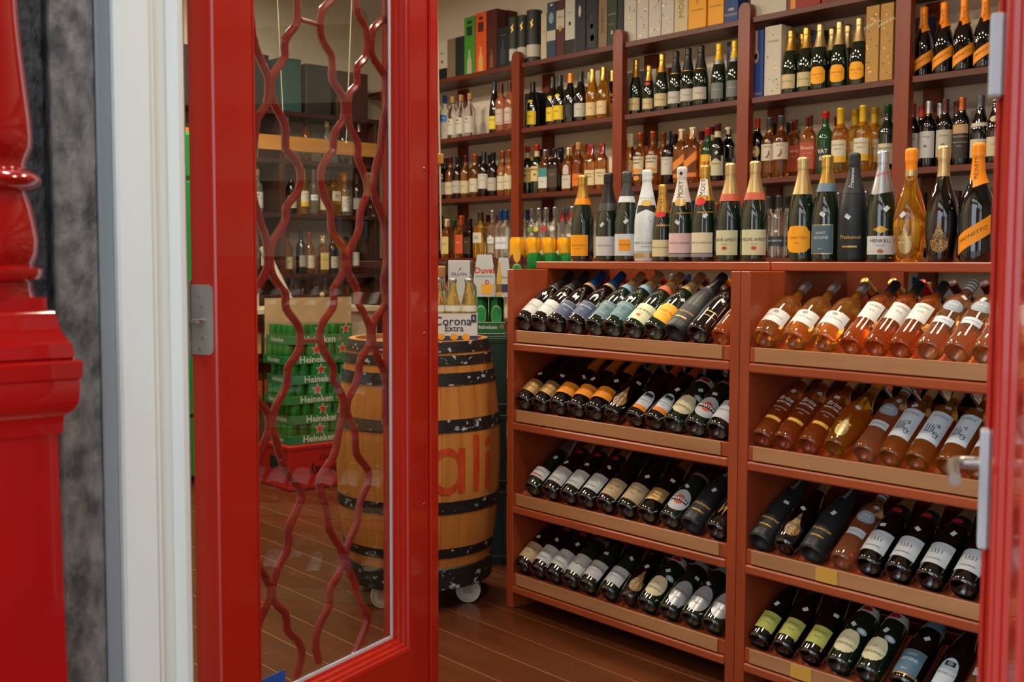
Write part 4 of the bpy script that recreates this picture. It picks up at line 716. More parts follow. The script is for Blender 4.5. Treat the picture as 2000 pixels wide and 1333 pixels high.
for lv, wh, L in ROWS:
    z = LIPS[lv]; prev = -99; prv_r = 0
    for px, py, key, sp in L:
        bz = z+.026; r = rad(ST[key]['sh'], .02)
        X = onY(px, py, RY+.012).x
        r96 = max(p[0] for p in SH[ST[key]['sh']][0])*.96*ST[key]['sc']; X = max(X, prev+prv_r+r96+.0008)
        lo = R1[0]+.036+.0435 if 'barrel' in wh else R2[0]+.036+.0435
        hi_ = R1[1]-.036-.0435 if 'barrel' in wh else R2[1]-.036-.0435
        X = min(max(X, lo), hi_); prev = X; prv_r = r96
        # lift along the slope normal so that every bottle lies on its board whatever its radius
        rr = max(p[0] for p in SH[ST[key]['sh']][0]); off = rr*.96-.044; nrm = Vector((0, -cos(TILT), sin(TILT)))
        n += 1
        bottle(key, Vector((X, RY+.012, bz))+nrm*off, R_(sp+(13 if wh[3] == 'b' else 9)+random.uniform(-3, 3)), TILT, wh, ms=.96, sticker=None if key in ('prov', 'amiot', 'rosb') or n % 9 == 0 else n % 12, hi=True)
# bottles lying on the far side of the racks, necks showing between the front ones
for (x0, x1), wh in ((R1, 'at back of barrel-side rack'), (R2, 'at back of handle-side rack')):
    keys = ['wgd', 'bb', 'wr', 'wy', 'wbr', 'wo', 'wr', 'wgs', 'wbr', 'cgc'] if x0 == R1[0] else ['wak', 'wak', 'wr', 'wbr', 'wbr', 'bb', 'wgs', 'wbr', 'wbr', 'wr']
    for lv in (0, 1, 2):
        for i in range(10):
            if lv == 2 and (x0 == R1[0] or i < 3): continue
            X = x0+.085+i*.1025; kk = keys[(i+lv*3) % 10]
            off = max(p[0] for p in SH[ST[kk]['sh']][0])*.96-.044
            bottle(kk, Vector((X, 3.56-.012, LIPS[lv]+.026))+Vector((0, cos(TILT), sin(TILT)))*off, pi+R_(random.uniform(-12, 12)), TILT, wh, sgn=-1, ms=.96)

# bottles standing on the top boards
WT = 'standing on rack top'
for i, (px, key, sp, stc) in enumerate(((1137, 'vcy', 22, None), (1187, 'vcw', 22, 0), (1223, 'vcd', 34, 4), (1262, 'ice', 40, 2), (1293, 'moh', 24, None), (1330, 'mop', 30, 6), (1375, 'mog', 22, 8), (1424, 'amiot', 16, None), (1472, 'amiot', 36, None), (1565, 'carpe', 16, None), (1612, 'bleu', 12, 10), (1664, 'frx', 20, 6), (1720, 'henk', 28, 8), (1775, 'dropa', 12, 0), (1838, 'dropk', 18, None), (1905, 'mio', 14, None))):
    bottle(key, (PX(px, 3.0), 3.0, 1.327), R_(sp), 0, WT, sticker=stc, hi=True)

# ------------------------------------------------------------------ wall shelving
PXS = [-2.785-.8965*k for k in range(-2, 6)]; SY0, SY1 = 4.75, YW-.004
SZ = [2.583, 2.174, 1.761, 1.353, .945, .535, .12]
sh = thing('wall_shelving', 'dark red brown wooden shelving covering the long plaster wall', 'shelves', (-4.5, SY0, 0))
def b_(nm, X0, X1, Y0, Y1, Z0, Z1, mt, bev=.002, par=sh, o=(-4.5, SY0)): return obj(nm, MB().box(X0-o[0], X1-o[0], Y0-o[1], Y1-o[1], Z0, Z1, bev), mt, par, smooth=False)
for x in PXS:
    if x < XE+.1: continue
    mb = MB().prism([(-.037, 0), (.037, 0), (.037, 2.625), (.030, 2.645), (.016, 2.657), (0, 2.66), (-.016, 2.657), (-.030, 2.645), (-.037, 2.625)], lambda a, c, d: (x+4.5+a, d, c), -.004, .038)
    mb.f = [f[::-1] for f in mb.f]
    obj('front_post', mb, 'post_wood', sh, smooth=False)
    b_('wall_post', x-.045, x+.045, SY1-.03, SY1, 0, 2.55, 'post_wood')
edges = sorted([XE+.01]+[x for x in PXS if x > XE+.1]+[XR-.02])
for z in SZ:
    for a, c in zip(edges, edges[1:]):
        b_('shelf', a+.001, c-.001, SY0+.040, SY1-.031, z-.028, z, 'shelf_wood')
        b_('shelf_nosing', a+.044, c-.044, SY0+.010, SY0+.0395, z-.030, z, 'shelf_wood')
YFR, YBK = 4.842, 4.945
def px_list(ox, sc, spec):
    for tok in spec.split():
        p = tok.split(':'); yield ox+float(p[0])/sc, p[1], (p[2] if len(p) > 2 else '')
PLACED = {}
LV = ['top', 'second', 'third', 'fourth', 'fifth']
def wall_row(level, ox, sc, spec):
    for px, key, fl_ in px_list(ox, sc, spec):
        Y0 = YBK if 'b' in fl_ else YFR; z = SZ[level]; rr = max(p[0] for p in SH[ST[key]['sh']][0])*ST[key]['sc']*(1.12 if ST[key]['sh'] == 'sq' else 1)
        best = None                                              # step aside or back on the shelf until the bottle stands free
        for dy in (0, .02, .04, .06, .08, .10, .12, -.02):
            for dx in (0, .008, -.008, .016, -.016, .026, -.026, .038, -.038):
                Y = min(max(Y0+dy, 4.81), 4.990-rr*.3); X = PX(px, Y, 300)+dx
                if min(abs(X-q) for q in PXS) < rr+.038 and Y < 4.81+rr: continue
                if all(hypot(X-a, Y-c) > rr+d+.0005 for a, c, d in PLACED.get(level, ())):
                    cost = abs(dx)*3+abs(dy)*.6
                    if best is None or cost < best[0]: best = (cost, X, Y)
        if best is None: continue
        X, Y = best[1:]
        PLACED.setdefault(level, []).append((X, Y, rr))
        bottle(key, (X, Y, z), R_(16+random.uniform(-8, 10)), 0, 'on %s wall shelf' % LV[level], sticker=None if random.random() < .72 or ST[key]['sh'] == 'sq' or ST[key]['n'] == SP else random.randrange(12))
wall_row(1, 840, 4.4425, '130:vb 197:cw 270:cw 345:cw 558:fl 615:pk 692:pk 890:wy 1062:wy 1125:wy 1215:wo 1305:ww 1405:wag 1500:wag 1578:wak:b')
wall_row(1, 1190, 4.4425, '225:cgc 338:cgh 450:cgc 570:cgk 675:cgk 785:cgk 940:cgs 1075:cgs 1558:cgc 1692:cgc 1652:cgc:b')
wall_row(1, 1590, 4.444, '32:carpe 135:carpe:b 200:carpe 272:carpe:b 368:carpe 920:mio 1095:mio 1268:mio 1448:mio 1600:cgc 1780:cgc 1950:cgk 2120:cgk 2290:cgs')
wall_row(2, 840, 4.4425, '105:bk 178:bn 240:bk 312:bn 390:bo 468:bw 550:bk 632:bo 692:bo 845:jam 930:jam 1003:tl 1072:dk 1140:dk 1208:wt 1290:og 1402:mk 1495:mk 955:bn:b 1040:bn:b 1112:bk:b 1175:bk:b 1238:bo:b 1345:bo:b 150:bb:b 262:bk:b 430:bk:b 520:bk:b')
wall_row(2, 1190, 4.4425, '185:pc 268:au 380:au 515:bw 628:jw 724:jw 855:jb 940:bl 1035:bs 130:bk:b 310:bn:b 470:au:b 570:bk:b 690:bo:b 800:bn:b 890:bl:b 1280:br 1388:gr 1490:gr 1600:gt 1730:gt 1420:bk:b 1540:bk:b 1660:bn:b')
wall_row(2, 1590, 4.444, '95:vt 225:hy 350:hy:b 420:hy 520:hy 632:tc 200:bn:b 575:bk:b 845:wr 985:wgs 1130:wbr 1275:wgd 1435:bur 1572:bur2 930:wr:b 1085:wgs:b 1232:wbr:b 1730:bur2 1880:wr 2040:wbr 2200:wgs 2350:wr')
wall_row(3, 840, 4.4425, '95:bb 150:jy 212:jg 275:jo 345:dk 440:jp 505:bn:b 545:cl 615:cb 662:cb 90:bk:b 240:jy:b 590:bo:b 815:d0 885:d1 950:d3 1012:d2 1090:d0 1160:rn 1240:rn 855:cb:b 1000:d0:b 1200:cl:b 1310:cl:b')
wall_row(3, 1190, 4.4425, '250:bk 400:bo 545:bn 575:bo:b 720:cb 780:cb:b 940:bo 1050:cl 1200:cl 1395:bt 1470:bt 1560:bt 1430:bt:b 1700:cl')
wall_row(3, 1590, 4.444, '40:bk 215:cl 455:cl 510:cl:b 790:bb 900:wr 965:bb 1020:bb:b 1200:bb 1262:wbr 1420:bk 1565:bb 1740:bb 1900:wbr 2080:wr 2250:bb')
wall_row(4, 840, 4.4425, '70:cw 150:bn 260:cl 330:cl 420:cb 500:bo 600:cl')
wall_row(4, 1190, 4.4425, '300:bo 420:cl 560:rn 700:cb 860:bo 1000:cl 1150:br 1300:cl 1420:cb 1560:br 1680:cl')
wall_row(4, 1590, 4.444, '100:br 250:cl 400:cw 520:cw 640:cb 780:cw 900:cb 1020:cw')

# ------------------------------------------------------------------ gift boxes on the wall shelves
def flat_text(mb, body, size, cx, cz, y=-.0012, **k):
    V, F = text2d(body, size, **k); mb.add([(cx+x, y, cz+z) for x, z in V], F); return mb
def gift_box(px0, px1, level, h, cols, label, deco=(), Y=4.80, dep=.085, name='gift_box', rz=0):
    x0, x1 = PX(px0, Y, 100), PX(px1, Y, 100); W = x1-x0-.002; z = SZ[level]
    t = thing(name, label, 'box', ((x0+x1)/2, Y, z), rz)
    obj('carton', MB().box(-W/2, W/2, 0, dep, 0, h, .0015), cols, t, smooth=False)
    for d in deco:
        if d[0] == 'r': obj('printed_panel', MB().box(-W/2+W*d[1], -W/2+W*d[2], -.0007, .0002, h*d[3], h*d[4]), d[5], t, smooth=False)
        elif d[0] == 't': obj('lettering', flat_text(MB(), d[1], d[2], -W/2+W*d[3], h*d[4], -.0014, **(d[6] if len(d) > 6 else {})), d[5], t, smooth=False)
        elif d[0] == 'o':
            mb = MB(); k = 18; mb.add([(-W/2+W*d[1]+d[3]*cos(2*pi*i/k), -.0012, h*d[2]+d[4]*sin(2*pi*i/k)) for i in range(k)], [tuple(range(k))]); obj('emblem', mb, d[5], t, smooth=False)
        elif d[0] == 'bottle':
            s_ = d[4]; P = [(-.016, 0), (.016, 0), (.016, .055), (.006, .080), (.006, .105), (-.006, .105), (-.006, .080), (-.016, .055)]
            obj('bottle_print', MB().add([(-W/2+W*d[1]+a*s_, -.0012, h*d[2]+c*s_) for a, c in P], [tuple(range(8))]), d[3], t, smooth=False)
        elif d[0] == 'bub':
            rn = random.Random(d[1])
            for mt, q in (('gold_print', 9), ('#6a6458', 12)):
                mb = MB()
                for _ in range(q):
                    cx, cz, r = rn.uniform(-W*.4, W*.4), rn.uniform(.02, h-.02), rn.uniform(.002, .0055); mb.add([(cx+r*cos(2*pi*i/8), -.001, cz+r*sin(2*pi*i/8)) for i in range(8)], [tuple(range(8))])
                obj('bubble_print', mb, mt, t, smooth=False)['kind'] = 'stuff'
    return t
TOPS = 'on top wall shelf'
gift_box(853, 873.5, 0, .27, '#b8b0a2', 'white and black gift box '+TOPS, [('r', 0, 1, 0, .3, '#15151a'), ('t', 'GIN', .022, .5, .68, '#6a6458'), ('r', .42, .58, .44, .5, K)])
gift_box(874.5, 889, 0, .27, '#7a6450', 'plain tan gift box '+TOPS, [('t', 'malt', .016, .5, .65, '#9a8468')])
gift_box(890, 905.5, 0, .27, '#15201e', 'dark green black gift box '+TOPS, [('t', 'RESERVE', .010, .5, .5, '#3a4a44', dict(rot=90))])
gift_box(906.5, 927.5, 0, .385, '#3f8a2a', 'tall bright green gift box with a bottle picture '+TOPS, [('r', .25, .75, .68, .84, '#1c2c1c'), ('r', .3, .7, .88, .93, '#1c2c1c'), ('bottle', .5, .02, '#a8a890', 1.5), ('r', 0, 1, .49, .496, '#2c6420')])
gift_box(928.5, 949.5, 0, .395, '#d4521c', 'tall orange gift box with a bottle picture '+TOPS, [('r', .25, .75, .68, .84, '#4a1c14'), ('r', .3, .7, .88, .93, '#4a1c14'), ('bottle', .5, .03, '#d0a050', 1.5), ('r', 0, 1, .49, .496, '#a03c14')])
gift_box(950.5, 970, 0, .395, '#4e1814', 'tall maroon gift box '+TOPS, [('bottle', .5, .05, '#7a4a24', 1.1)])
gift_box(971, 992, 0, .40, '#4a1713', 'tall maroon gift box behind a black carton '+TOPS, [('o', .5, .55, .013, .02, '#8a5a34')], Y=4.90)
gift_box(971, 994, 0, .265, '#14171c', 'black gift box with grey bottle print '+TOPS, [('bottle', .5, .1, '#33373c', 1.5), ('t', 'SINGLE MALT', .0085, .5, .8, '#8a8a86')], Y=4.80)
for i, (p0, p1, h) in enumerate(((995, 1012.5, .315), (1013, 1029.5, .315), (1030, 1055, .33))):
    x0, x1 = PX(p0, 4.84, 100), PX(p1, 4.84, 100); r = (x1-x0)/2*(.80 if i == 2 else .95)
    t = thing('gift_tube', 'dark green whisky tube with white lower band '+TOPS+', %s from far wall' % ORD[i] if i < 2 else 'wide charcoal whisky tube with white lower band '+TOPS, 'tube', ((x0+x1)/2, 4.845, SZ[0]), R_(25), 'whisky tubes on the highest wall shelf')
    obj('tube_body', MB().lathe([(0, 0), (r, 0), (r, h-.012), (r+.001, h-.012), (r+.001, h), (r-.002, h+.002), (0, h+.002)], 28), '#232c26' if i < 2 else '#26292c', t)
    obj('band', MB().lathe([(r+.0001, .04), (r+.0008, .04), (r+.0008, .115), (r+.0001, .115)], 28), '#b4b0a4', t)
    obj('emblem', MB().add([(-.006, -r-.001, .215), (.012, -r-.001, .235), (.004, -r-.001, .25), (.014, -r-.001, .275), (-.01, -r-.001, .25), (.0, -r-.001, .238)], [(0, 1, 2, 3, 4, 5)]), 'gold_print', t, smooth=False)
gift_box(1056, 1067, 0, .29, '#b5aa90', 'narrow cream gift box '+TOPS, [('t', 'GLEN', .011, .5, .6, '#7a7060')])
gift_box(1068, 1085, 0, .345, '#243c4c', 'blue gift box with a pale wave picture '+TOPS, [('r', 0, 1, .32, .5, '#b4b0a4'), ('o', .5, .72, .022, .035, '#7a96a4'), ('r', .35, .65, .93, .97, '#b4b0a4')])
gift_box(1086, 1102, 0, .345, '#4a1a1c', 'maroon gift box with white panel '+TOPS, [('r', 0, 1, .5, .82, '#b4ac9e'), ('t', 'Glenfarclas', .011, .5, .70, '#5a3a34', dict(shear=.3)), ('o', .5, .5, .014, .018, '#a8843c')])
gift_box(1103, 1122, 0, .345, '#b8b4aa', 'white gift box with black foot '+TOPS, [('r', 0, 1, 0, .27, '#1b1b1e'), ('t', 'Lagavulin', .011, .5, .74, '#7a7468', dict(shear=.3)), ('r', .38, .62, .52, .58, K)])
gift_box(1123, 1143, 0, .345, '#16202c', 'navy gift box with white oval '+TOPS, [('o', .45, .72, .011, .034, '#b8b4ac'), ('t', 'SCOTCH', .010, .5, .2, '#5a626a')])
gift_box(1144, 1167, 0, .345, '#14151a', 'black gift box with bottle picture '+TOPS, [('bottle', .5, .05, '#2c2c34', 1.9), ('o', .5, .42, .013, .016, '#b08a40'), ('o', .55, .22, .016, .02, '#9a2c1e')])
gift_box(1168, 1185, 0, .325, '#7a6448', 'tan gift box with dark vertical lettering '+TOPS, [('t', 'HAYSMITH', .030, .5, .5, '#2c2418', dict(rot=90))])
gift_box(1186, 1204, 0, .36, '#1f3224', 'dark green gift box with gold lettering '+TOPS, [('t', 'BANNERMANS', .0095, .5, .52, '#c0b68a'), ('t', 'SCOTCH', .010, .5, .36, '#a89c6a'), ('r', .4, .6, .2, .26, '#b4ac90')])
gift_box(1205, 1217, 0, .36, '#17181c', 'plain black gift box '+TOPS)
for i, (a, c) in enumerate(((1218, 1242), (1243, 1265), (1266, 1290), (1291, 1315))):
    gift_box(a, c, 0, .36, '#b9b4ab', 'white gift box with golden bubble print '+TOPS+', %s from far wall' % ORD[i], [('bub', i+2)])['group'] = 'white bubble gift boxes on the highest shelf'
gift_box(1316, 1342, 0, .36, '#bdb08a', 'cream gift box with large vertical lettering '+TOPS, [('t', 'MOET', .052, .55, .42, '#8a7440', dict(rot=90))])
for i, (a, c) in enumerate(((1343, 1378), (1381, 1412))):
    gift_box(a, c, 0, .36, '#dd9a1c', 'bright yellow gift box '+TOPS+', '+('beside the cream box', 'beside the blue box')[i], [('t', 'Veuve Clicquot', .0135, .5, .30, '#8a5a10', dict(shear=.2)), ('o', .5, .42, .008, .012, '#c07c14')])['group'] = 'yellow gift boxes on the highest shelf'
gift_box(1414, 1440, 0, .36, '#1c3c7c', 'royal blue gift box '+TOPS, [('t', 'POMMERY', .019, .5, .12, '#b0a890'), ('r', .3, .7, .18, .22, '#a09a84')])
gift_box(1464, 1534, 0, .36, '#b8b2a4', 'wide cream gift box '+TOPS); gift_box(1536, 1600, 0, .36, '#8a1f1a', 'red gift box with yellow stripe '+TOPS, [('r', .1, .25, 0, 1, '#c8902c')])
gift_box(1602, 1740, 0, .30, '#7c1c1c', 'wide dark red gift box '+TOPS)
SEC = 'on second wall shelf'
gift_box(1024, 1048, 1, .245, '#16191c', 'black gift box behind a yellow labelled bottle '+SEC, Y=4.90)
gift_box(1066, 1140, 1, .24, '#191c20', 'wide black presentation box '+SEC, Y=4.935, dep=.07)
gift_box(1147, 1172, 1, .32, '#b0a894', 'pale upright card box '+SEC, Y=4.93, dep=.07)
gift_box(1219, 1262, 1, .27, '#1e2120', 'black gift box behind gold foiled bottles '+SEC, Y=4.93, dep=.07)
gift_box(1264, 1282, 1, .27, '#a8a296', 'white gift box behind gold foiled bottles '+SEC, Y=4.93, dep=.07); gift_box(1283, 1306, 1, .265, '#5e2018', 'maroon gift box behind gold foiled bottles '+SEC, Y=4.93, dep=.07)
gift_box(1419, 1442, 1, .345, '#1c3560', 'blue gift box with vertical white lettering '+SEC, [('t', 'POMMERY', .036, .5, .6, '#c0b8a8', dict(rot=90))], Y=4.93, dep=.07)
gift_box(1463, 1491, 1, .345, '#1d3f86', 'royal blue gift box with gold diamond seal '+SEC, [('r', .42, .58, .68, 1, '#a88a5c'), ('o', .5, .62, .018, .034, '#a88a5c'), ('o', .5, .62, .009, .016, '#8a3a3a'), ('t', 'POMMERY', .019, .5, .06, '#9a9488')])
gift_box(1493, 1526, 1, .355, '#b9b2a4', 'white gift box with golden bubble print '+SEC, [('bub', 9), ('t', 'TAITTINGER', .012, .5, .78, '#6a6254')])
for a, c in ((1530, 1555), (1557, 1582)): gift_box(a, c, 1, .34, '#a9987c', 'cream gift box with red vertical lettering '+SEC+', %s from far wall' % ORD[a > 1540], [('t', 'BOLLINGER', .036, .55, .5, '#8a3a2c', dict(rot=90))], Y=4.955, dep=.06)['group'] = 'cream boxes behind the sparkling bottles'
gift_box(1584, 1606, 1, .33, '#1c2c44', 'dark blue gift box behind sparkling bottles '+SEC, Y=4.955, dep=.06)
for a, c in ((1690, 1716), (1718, 1744)): gift_box(a, c, 1, .36, '#a87e38', 'gold gift box with slanting white lettering '+SEC+', '+('beside the bottles' if a < 1700 else 'beside the post'), [('t', 'HENKELL', .0215, .5, .76, '#cfc4ac', dict(rot=20, bold=.01)), ('bub', a)], Y=4.80)['group'] = 'gold gift boxes on the second shelf'
gift_box(1780, 1812, 1, .30, '#1d3566', 'navy gift box behind orange foiled bottles '+SEC, Y=4.945, dep=.07)
gift_box(1018, 1042, 2, .26, '#b8822c', 'golden gift box behind whiskey bottles on the third wall shelf', Y=4.985, dep=.03)
gift_box(958, 972, 2, .25, '#a8a498', 'white card box on the third wall shelf', Y=4.985, dep=.03)

# ------------------------------------------------------------------ barrel on its dolly
BC = Vector((-3.60, 2.62, 0)); BZ0, BZ1 = .105, 1.028
def br(z): t = (z-(BZ0+BZ1)/2)/((BZ1-BZ0)/2); return .272+(.324-.272)*(1-t*t)
ba = thing('barrel', 'old oak wine barrel with black hoops and red painted letters', 'barrel', BC, 0)
NS = 26
for i in range(NS):
    a0, a1_ = 2*pi*i/NS+.002, 2*pi*(i+1)/NS-.002; mb = MB(); zs = [BZ0+(BZ1-BZ0)*k/10 for k in range(11)]; q = 4
    for z in zs:
        r = br(z)
        for k in range(q): a = a0+(a1_-a0)*k/(q-1); mb.v.append((r*sin(a), -r*cos(a), z))
        for k in range(q): a = a1_+(a0-a1_)*k/(q-1); mb.v.append(((r-.024)*sin(a), -(r-.024)*cos(a), z))
    W = 2*q
    for j in range(10):
        for k in range(W): A_ = j*W+k; B_ = j*W+(k+1) % W; mb.f.append((A_, B_, B_+W, A_+W))
    mb.f.append(tuple(range(W))[::-1]); mb.f.append(tuple(10*W+k for k in range(W)))
    obj('stave', mb, 'oak', ba, auto=30)
for z0, z1 in ((.985, 1.026), (.938, .975), (.864, .910), (.690, .738), (.382, .430), (.210, .247)):
    P = [(br(z0+(z1-z0)*k/4)+.0035, z0+(z1-z0)*k/4) for k in range(5)]
    obj('hoop', MB().lathe([(br(z0)-.001, z0)]+P+[(br(z1)-.001, z1)], 48), 'hoop', ba, auto=30)
obj('head', MB().lathe([(0, .995), (.25, .995), (.25, 1.012), (0, 1.012)], 40), 'oak_head', ba)
def barrel_text(body, size, zc, ang, mat, nm='lettering'):
    V, F = text2d(body, size, bold=.004); mb = MB(); bm = bmesh.new(); vv = [bm.verts.new((x, y, 0)) for x, y in V]
    for f in F: bm.faces.new([vv[i] for i in f])
    bmesh.ops.triangulate(bm, faces=bm.faces[:])
    for _ in range(5):                       # short edges, so that the paint follows the curved staves
        E_ = [e for e in bm.edges if e.calc_length() > .022]
        if not E_: break
        bmesh.ops.subdivide_edges(bm, edges=E_, cuts=1); bmesh.ops.triangulate(bm, faces=bm.faces[:])
    bm.verts.index_update(); F = [[v.index for v in f.verts] for f in bm.faces]; V = [(v.co.x, v.co.y) for v in bm.verts]; bm.free()
    for x, y in V: z = zc+y; r = br(z)+.0018; t = ang+x/r; mb.v.append((r*sin(t), -r*cos(t), z))
    mb.f = F; obj(nm, mb, mat, ba, smooth=False)
noise_mat('red_letter', 'A83414', 'C24A20', 40, (1, 1, .3), .5)
vd = Vector((BC.x, BC.y)).normalized()
fa = atan2(-vd.x, vd.y)                     # angle of the stave that faces the street door
barrel_text('\u0251li', .31, .555, fa+.55, 'red_letter')
dl = thing('dolly', 'round black barrel dolly on white castor wheels', 'dolly', BC)
obj('platform', MB().lathe([(0, .085), (.285, .085), (.292, .09), (.292, .165), (.284, .172), (.281, .104), (0, .104)], 40), 'hoop', dl, auto=30)
cx = onZ(925, 1178, 0); cv = Vector((cx.x-BC.x, cx.y-BC.y, 0)); ca0 = atan2(cv.y, cv.x)
for k in range(4):
    a = ca0+k*pi/2; c = Vector((cos(a), sin(a), 0))*.235; rz = YAW+R_(-4)
    w_ = obj('castor_wheel', MB().lathe([(0, -.013), (.036, -.013), (.038, -.010), (.040, -.016), (.047, -.015), (.049, -.008), (.049, .008), (.047, .015), (.040, .016), (.038, .010), (.036, .013), (0, .013)], 30), 'white_plastic', dl)
    w_.matrix_local = Matrix.Translation(c+Vector((0, 0, .049))) @ Matrix.Rotation(rz, 4, 'Z') @ Matrix.Rotation(pi/2, 4, 'X')
    f_ = MB()
    for s_ in (-1, 1): f_.box(-.018, .018, s_*.020-.0015, s_*.020+.0015, .040, .085)
    f_.tube([(0, -.022, .049), (0, .022, .049)], .006, 8)
    f_ = obj('castor_fork', f_, 'steel', dl); f_.matrix_local = Matrix.Translation(c) @ Matrix.Rotation(rz, 4, 'Z')

# ------------------------------------------------------------------ goods on and around the barrel
def polar(px, dist): a = atan((px-1000)/FPX)-YAW; return Vector((dist*sin(a), dist*cos(a), 0))
def face(p): return atan2(-p.x, p.y)         # rotation that turns a thing's front (-Y) to the doorway
def textpart(par, body, size, x, z, y, mat, nm='lettering', **k): return obj(nm, flat_text(MB(), body, size, x, z, y, **k), mat, par, smooth=False)
def star(par, x, z, r, y, mat='#b8281c', rim='#c9cfc0'):
    for q, m_, yy in ((r*1.22, rim, y), (r, mat, y-.0008)):
        obj('star', MB().add([(x+(q if i % 2 == 0 else q*.42)*sin(pi*i/5), yy, z+(q if i % 2 == 0 else q*.42)*cos(pi*i/5)) for i in range(10)]+[(x, yy, z)], [(10, (i+1) % 10, i) for i in range(10)]), m_, par, smooth=False)
st('cor', 'beer_bottle', 'beer', 'l_corona', ('silver', .228, 'screw', 0), 'clear lager bottle with silver crown cap', [('#c8c8c0', 'rect', .120, .142, 75, 0, [])])
HT = 1.0125
p = polar(884, 4.36); t = thing('beer_carrier', 'white six pack beer carrier with blue lettering on the barrel', 'beer pack', (p.x, p.y, HT), face(p))
W_, D_ = .190, .125
for a in ((-W_/2, W_/2, -D_/2, -D_/2+.003, 0, .115), (-W_/2, W_/2, D_/2-.003, D_/2, 0, .115), (-W_/2, -W_/2+.003, -D_/2, D_/2, 0, .115), (W_/2-.003, W_/2, -D_/2, D_/2, 0, .115), (-W_/2, W_/2, -D_/2, D_/2, 0, .003)): obj('carrier_panel', MB().box(*a), '#c4c8c8', t, smooth=False)
y_ = -D_/2-.0012
textpart(t, 'Corona', .046, .0, .085, y_, '#27324e', bold=.01); textpart(t, 'Extra', .034, .005, .058, y_, '#27324e', bold=.01)
obj('printed_band', MB().box(-W_/2, W_/2, -D_/2-.0008, -D_/2, .0, .030), '#2a3c66', t, smooth=False)
for x_ in (-.045, .005, .05): obj('crown_print', MB().add([(x_+.016*cos(2*pi*i/14), y_-.0004, .026+.012*sin(2*pi*i/14)) for i in range(14)], [tuple(range(14))]), '#dc9a24', t, smooth=False)
obj('badge', MB().box(.07, .09, y_-.0006, y_, .082, .112), '#27324e', t, smooth=False); textpart(t, '6', .02, .08, .098, y_-.001, '#d0d0d0')
Mx = Matrix.Translation((p.x, p.y, HT)) @ Matrix.Rotation(face(p), 4, 'Z')
for i in range(3):
    for j in range(2): bottle('cor', Mx @ Vector((-.061+.061*i, -.029+.058*j, .0035)), face(p), 0, 'in the white carrier')
p = polar(896.5, 4.585); t = thing('gift_box', 'tall white gift box with small grey lettering on the barrel', 'box', (p.x, p.y, HT), face(p))
obj('carton', MB().box(-.044, .044, -.040, .040, 0, .318, .0015), '#b4bcc0', t, smooth=False); textpart(t, 'FRAPIN', .019, 0, .262, -.0412, '#5a6268')
obj('quill_print', MB().add([(-.004, -.0412, .276), (.006, -.0412, .285), (.008, -.0412, .291), (.002, -.0412, .286)], [(0, 1, 2, 3)]), K, t, smooth=False)
p = polar(861, 4.50); bottle('cw', (p.x, p.y, HT), face(p), 0, 'on the barrel beside the white box')
p = polar(914, 4.64); bottle('cl', (p.x, p.y, HT), face(p), 0, 'on the barrel behind the carrier')
_can = {}
def can_meshes(mat, r, h):
    k = (mat, r, h)
    if k not in _can:
        _can[k] = (MB().lathe([(0, .003), (r*.72, .003), (r*.80, 0), (r, .010), (r, h-.014), (r*.84, h-.003), (r*.84, h-.0005)], 22).mesh('can_body', mat), MB().lathe([(r*.84, h-.002), (r*.85, h), (r*.78, h), (r*.76, h-.004), (0, h-.004)], 22).mesh('can_lid', 'silver'))
    return _can[k]
def can(loc, mat, r, h, rz, label, group, deco=None):
    t = thing('beer_can', label, 'can', loc, rz, group); a, c = can_meshes(mat, r, h)
    obj('can_body', a, parent=t); obj('can_lid', c, parent=t)
    if deco: deco(t, r, h)
    return t
def ring_patch(r, h0, h1, half, kind='rect', e=.0006, n=12):
    fn = shape_fn(kind, h0, h1); mb = MB()
    for i in range(n+1):
        u = -1+2*i/n; lo, hi = fn(u); a = R_(half)*u; mb.v += [((r+e)*sin(a), -(r+e)*cos(a), lo), ((r+e)*sin(a), -(r+e)*cos(a), hi)]
    mb.f = [(2*i, 2*i+2, 2*i+3, 2*i+1) for i in range(n)]; return mb
_gd = {}
def deco_green(t, r, h):
    if not _gd: _gd['a'] = ring_patch(r, h*.25, h*.78, 42, 'oval').mesh('label', '#8fb48a'); _gd['b'] = ring_patch(r, h*.30, h*.73, 36, 'oval', .0010).mesh('label', '#1c8a40')
    obj('label', _gd['a'], parent=t); obj('label', _gd['b'], parent=t)
def deco_yellow(t, r, h):
    if 'y' not in _gd: _gd['y'] = ring_patch(r, .008, h*.42, 70, 'arch').mesh('label', '#5a2030'); _gd['z'] = ring_patch(r, h*.12, h*.7, 30, 'oval', .001).mesh('label', '#d9a01c')
    obj('label', _gd['y'], parent=t); obj('label', _gd['z'], parent=t)
# stack next to the barrel: three crates, a tray of tall green cans, then two carriers
def crate(p, rz, z, w, d, h, mat, label, group=None, inv=None):
    t = thing('beer_crate', label, 'crate', (p.x, p.y, z), rz, group)
    obj('crate_floor', MB().box(-w/2, w/2, -d/2, d/2, 0, .01), mat, t, smooth=False)
    for a in ((-w/2, w/2, -d/2, -d/2+.012), (-w/2, w/2, d/2-.012, d/2), (-w/2, -w/2+.012, -d/2+.012, d/2-.012), (w/2-.012, w/2, -d/2+.012, d/2-.012)):
        obj('crate_wall', MB().box(*a, .01, h, .002), mat, t, smooth=False)
    for zz in (.02, h-.03): obj('rib', MB().box(-w/2-.004, w/2+.004, -d/2-.004, -d/2, zz, zz+.02, .001), mat, t, smooth=False)
    obj('hand_hole', MB().box(-w*.13, w*.13, -d/2-.0015, -d/2-.0002, h*.70, h*.84), K, t, smooth=False)
    return t
pA = polar(954, 4.99); fA = face(pA)
